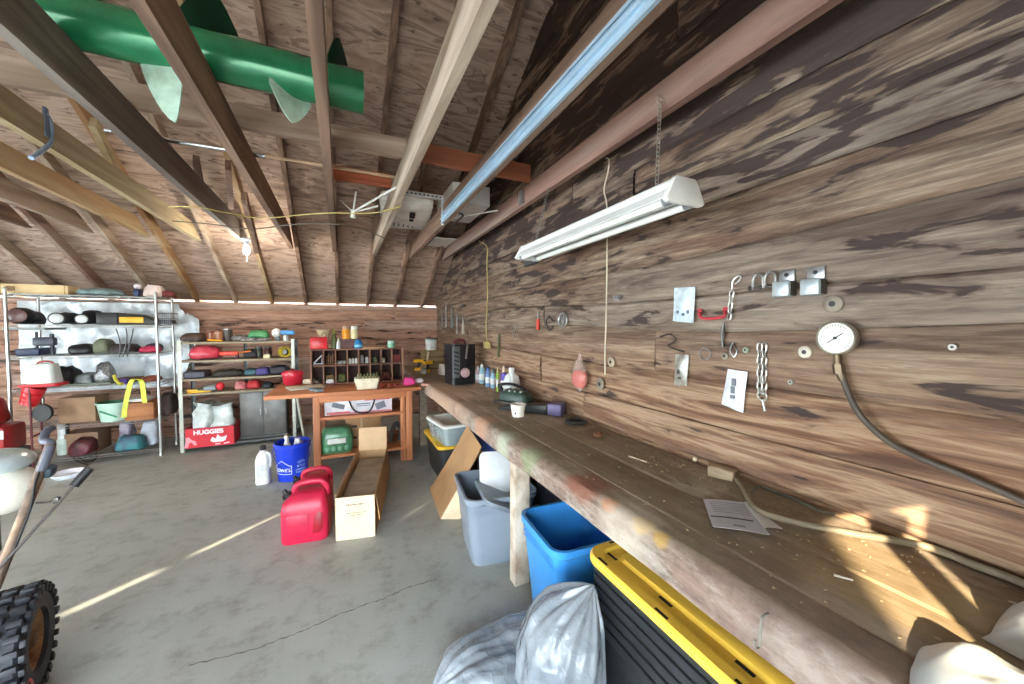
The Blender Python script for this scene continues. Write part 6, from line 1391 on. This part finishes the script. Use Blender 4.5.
k = MB(); k.box((0, 0, .025), (.07, .09, .05), bev=.01); o = k.build('cream_block', mat((214, 206, 160), .5)); put(o, 267, T2, 5.5, dz=.001); tag(o, 'small cream block at the edge of the second steel shelf', 'block')
o = thing('tape_roll', 'big yellow tape roll standing at the right of the second steel shelf', 'tape', (SX_(285), 5.55, T2 + .071)); k = MB(); k.lathe([(.04, -.03), (.07, -.03), (.07, .03), (.04, .03), (.04, -.03)], 26, (0, 0, 0), Matrix.Rotation(PI / 2, 4, 'X') @ Matrix.Rotation(.4, 4, 'Y'), cap=False); k.build('roll', mat((196, 176, 56), .4), o); k = MB(); k.lathe([(.04, -.031), (.036, -.031), (.036, .031), (.04, .031)], 24, (0, 0, 0), Matrix.Rotation(PI / 2, 4, 'X') @ Matrix.Rotation(.4, 4, 'Y'), cap=False); k.build('core', mat((70, 50, 40), .6), o)
boxy('white_box', 'small white box behind the yellow tape roll', 'box', 280, 290, T2, .13, .1, WHITE, y=5.72)
# third board
boxy('grey_pad', 'dark grey folded pad on the third steel shelf', 'pad', 186, 208, T3, .075, .28, mat((76, 78, 90), .6), bev=.02, rgh=.004)
soft('work_gloves', 'dark work gloves in the middle of the third steel shelf', 'gloves', 212, 244, T3, .06, .22, mat((62, 58, 52), .7, c2=(30, 30, 28), scale=24.), amp=.02, seed=31)
soft('teal_cloth', 'teal grey cloth on the third steel shelf', 'cloth', 245, 258, T3, .075, .24, mat((64, 104, 112), .7), amp=.012, seed=32); soft('purple_cloth', 'purple blue cloth beside the teal one', 'cloth', 256, 270, T3, .09, .24, mat((72, 66, 124), .7), amp=.012, seed=33, y=5.58); soft('black_bag', 'black bag at the right end of the third steel shelf', 'bag', 269, 289, T3, .10, .26, mat((40, 44, 56), .5), amp=.015, seed=34)
# fourth board
o = thing('spirit_level', 'yellow level at the left end of the fourth steel shelf', 'level', (SX_(201), 5.5, T4 + .001), .05); k = MB(); k.box((0, 0, .022), (.22, .03, .044), bev=.004); k.build('bar', YEL, o); k = MB(); k.cyl((-.02, -.016, .03), (.03, -.016, .03), .008, n=10); k.build('vial', mat((190, 210, 90), .2), o)
o = thing('hand_drill', 'red and grey drill on the fourth steel shelf', 'drill', (SX_(219), 5.48, T4 + .001), .1); k = MB(); k.cyl((-.12, 0, .05), (-.01, 0, .055), .030, .036); k.build('grey_body', mat((140, 150, 154), .4), o); k = MB(); k.ell((.03, 0, .065), (.045, .04, .05), 14, 8); k.build('red_motor', mat((206, 40, 46), .35), o); k = MB(); k.cyl((-.18, 0, .045), (-.12, 0, .05), .014, .02); k.build('chuck', DSTEEL, o)
soft('red_pouch', 'dull red pouch with pale print on the fourth steel shelf', 'pouch', 234, 247, T4, .10, .18, mat((176, 62, 66), .5, c2=(206, 160, 150), scale=12.), amp=.01, seed=35); soft('red_pouch', 'plain red pouch right of the printed one', 'pouch', 247, 260, T4, .10, .18, mat((196, 50, 58), .5), amp=.01, seed=36)
soft('flat_beanie', 'black lump at the right end of the fourth steel shelf', 'lump', 262, 272, T4, .07, .14, mat((34, 38, 46), .6), amp=.01, seed=37)
o = thing('clamp_ring', 'orange roll of tape at the far right of the fourth steel shelf', 'tape', (SX_(288, 5.5), 5.5, T4 + .001)); k = MB(); k.lathe([(.02, 0), (.045, 0), (.045, .045), (.02, .045), (.02, 0)], 20, cap=False); k.build('roll', mat((206, 120, 96), .5), o)

# ================================================================== GARDEN TILLER AT THE LEFT
def PT(px, py, y): return py_(px, py, y)
g = thing('garden_tiller', 'old walk behind garden tiller with a knobby tyre at the left edge', 'tiller', (0, 0, 0))
wc = Vector((-1.205, 2.07, .212)); WR, WWD = .205, .19
k = MB(); Rx = Matrix.Rotation(PI / 2, 4, 'Y')
yaw = Matrix.Rotation(.25, 4, 'Z')
k.lathe([(WR * .56, -WWD * .5), (WR * .80, -WWD * .52), (WR * .93, -WWD * .40), (WR * .96, -WWD * .2), (WR * .97, 0), (WR * .96, WWD * .2), (WR * .93, WWD * .40), (WR * .80, WWD * .52), (WR * .56, WWD * .5)], 48, (0, 0, 0), Rx, cap=False)
k.lathe([(WR * .56, WWD * .5), (WR * .53, WWD * .3), (WR * .53, -WWD * .3), (WR * .56, -WWD * .5)], 48, (0, 0, 0), Rx, cap=False)
for i in range(26):
    a = 2 * PI * i / 26
    for (x, off, ry) in ((-.072, .0, .35), (-.024, .5, -.35), (.024, .0, .35), (.072, .5, -.35)):
        aa = a + off * 2 * PI / 26; c = Vector((x, WR * .985 * math.cos(aa), WR * .985 * math.sin(aa)))
        k.box(c, (.038, .022, .024), rot=(aa + PI / 2 + PI / 2 - PI / 2, 0, 0), bev=.003)
    c = Vector((.098, WR * .90 * math.cos(a), WR * .90 * math.sin(a))); k.box(c, (.016, .024, .034), rot=(a + PI / 2, 0, 0), bev=.003)
k.xf(Matrix.Translation(wc) @ yaw); tyre = k.build('tire', mat((38, 40, 46), .6, var=.2, scale=20.), g)
k = MB(); k.lathe([(.0, .035), (WR * .16, .035), (WR * .20, .02), (WR * .44, .02), (WR * .50, .06), (WR * .56, .085), (WR * .57, .085), (WR * .53, .04), (WR * .5, .0), (0, .0)], 40, (0, 0, 0), Rx, cap=False); k.xf(Matrix.Translation(wc) @ yaw); k.build('rim', mat((176, 136, 92), .55, .3, .2, c2=(112, 66, 42), scale=14.), tyre)
k = MB(); k.lathe([(.03, .02), (.03, .075), (.02, .085)], 16, (0, 0, 0), Rx); k.xf(Matrix.Translation(wc) @ yaw); k.build('hub', RUST, tyre)
w2 = wc + Vector((-.62, -.16, 0))
k = MB(); k.lathe([(WR * .56, -WWD * .5), (WR * .9, -WWD * .5), (WR * .98, 0), (WR * .9, WWD * .5), (WR * .56, WWD * .5)], 40, (0, 0, 0), Rx, cap=False); k.lathe([(WR * .56, 0.01), (0, .01)], 40, (0, 0, 0), Rx, cap=False); k.lathe([(WR * .56, -.01), (0, -.01)], 40, (0, 0, 0), Rx, cap=False); k.xf(Matrix.Translation(w2) @ yaw); k.build('tire', mat((38, 40, 46), .6, var=.2, scale=20.), g)
k = MB(); k.cyl(wc + yaw @ Vector((.02, 0, 0)), w2, .018); k.build('axle', RUST, g)
bc = (wc + w2) / 2
k = MB(); k.box((-1.74, 1.78, .32), (.22, .36, .22), bev=.03); k.build('gear_case', mat((168, 34, 34), .45, var=.15), g)
k = MB(); fc = pz(4, 694, .16); k.ell((fc.x - .02, fc.y, .10), (.07, .12, .085), 20, 12); k.build('red_fender', mat((206, 52, 52), .4), g)
TKY = 2.9
k = MB(); a = PT(6, 490, TKY); k.ell((a.x - .0, TKY, a.z), (.125, .14, .125), 26, 16); k.build('fuel_tank', mat((226, 222, 208), .4, var=.08), g)
k = MB(); b = PT(10, 490, TKY); k.cyl((b.x - .03, TKY - .143, b.z + .015), (b.x - .03, TKY - .135, b.z + .015), .03); k.build('red_mark', mat((190, 84, 62), .5), g)
k = MB(); a2 = PT(4, 460, TKY); k.ell((a2.x, TKY - .02, a2.z), (.115, .13, .062), 26, 14, rot=(0, .1, 0)); k.build('muffler', mat((206, 220, 222), .2, .4, .08), g)
k = MB(); k.box((a.x - .16, TKY, (a.z) / 2 + .1), (.16, .22, a.z - .22), bev=.02); k.build('engine_block', mat((70, 68, 66), .5, .4), g)
k = MB(); H0, H1 = PT(51, 444, 2.62), PT(-6, 590, 2.44); k.cyl(H0, H1, .019, n=14); H1b = Vector((-1.74, 1.85, .36)); k.cyl(H1, H1b, .019, n=14); k.build('handlebar', mat((104, 86, 72), .6, .3, .25, 22.), g)
k = MB(); k.tube([H0 + (H1 - H0) * .22 + Vector((.012, -.01, .012)), H0 + Vector((-.0, -.0, .0)), PT(44, 441, 2.66), PT(46, 432, 2.70), PT(52, 428, 2.74)], .017, 12, 4); k.build('hand_grip', mat((84, 88, 102), .45), g)
k = MB(); R0, R1 = PT(80, 479, 2.55), PT(-4, 572, 2.40); k.cyl(R0, R1, .006, n=8); rod = k.build('control_rod', mat((74, 70, 66), .5, .5), g)
k = MB(); d = (R0 - R1).normalized(); k.cyl(R0 - d * .035, R0 + d * .055, .019, n=12); k.build('rod_grip', BLACK, rod)
k = MB(); k.tube([PT(36, 503, 2.53), PT(50, 502, 2.53), PT(57, 498, 2.53)], .005, 6); k.box(PT(57, 500, 2.53), (.02, .02, .03), bev=.003); k.build('cross_link', DSTEEL, g)
k = MB(); k.box(PT(50, 471, 2.60), (.035, .05, .055), rot=(.3, .3, 0), bev=.012); k.build('throttle_lever', mat((52, 64, 74), .4), g)
k = MB(); k.tube([PT(47, 455, 2.6), PT(36, 480, 2.55), PT(30, 510, 2.5), PT(10, 560, 2.42)], .005, 6, 4); k.build('throttle_cable', BLACK, g)
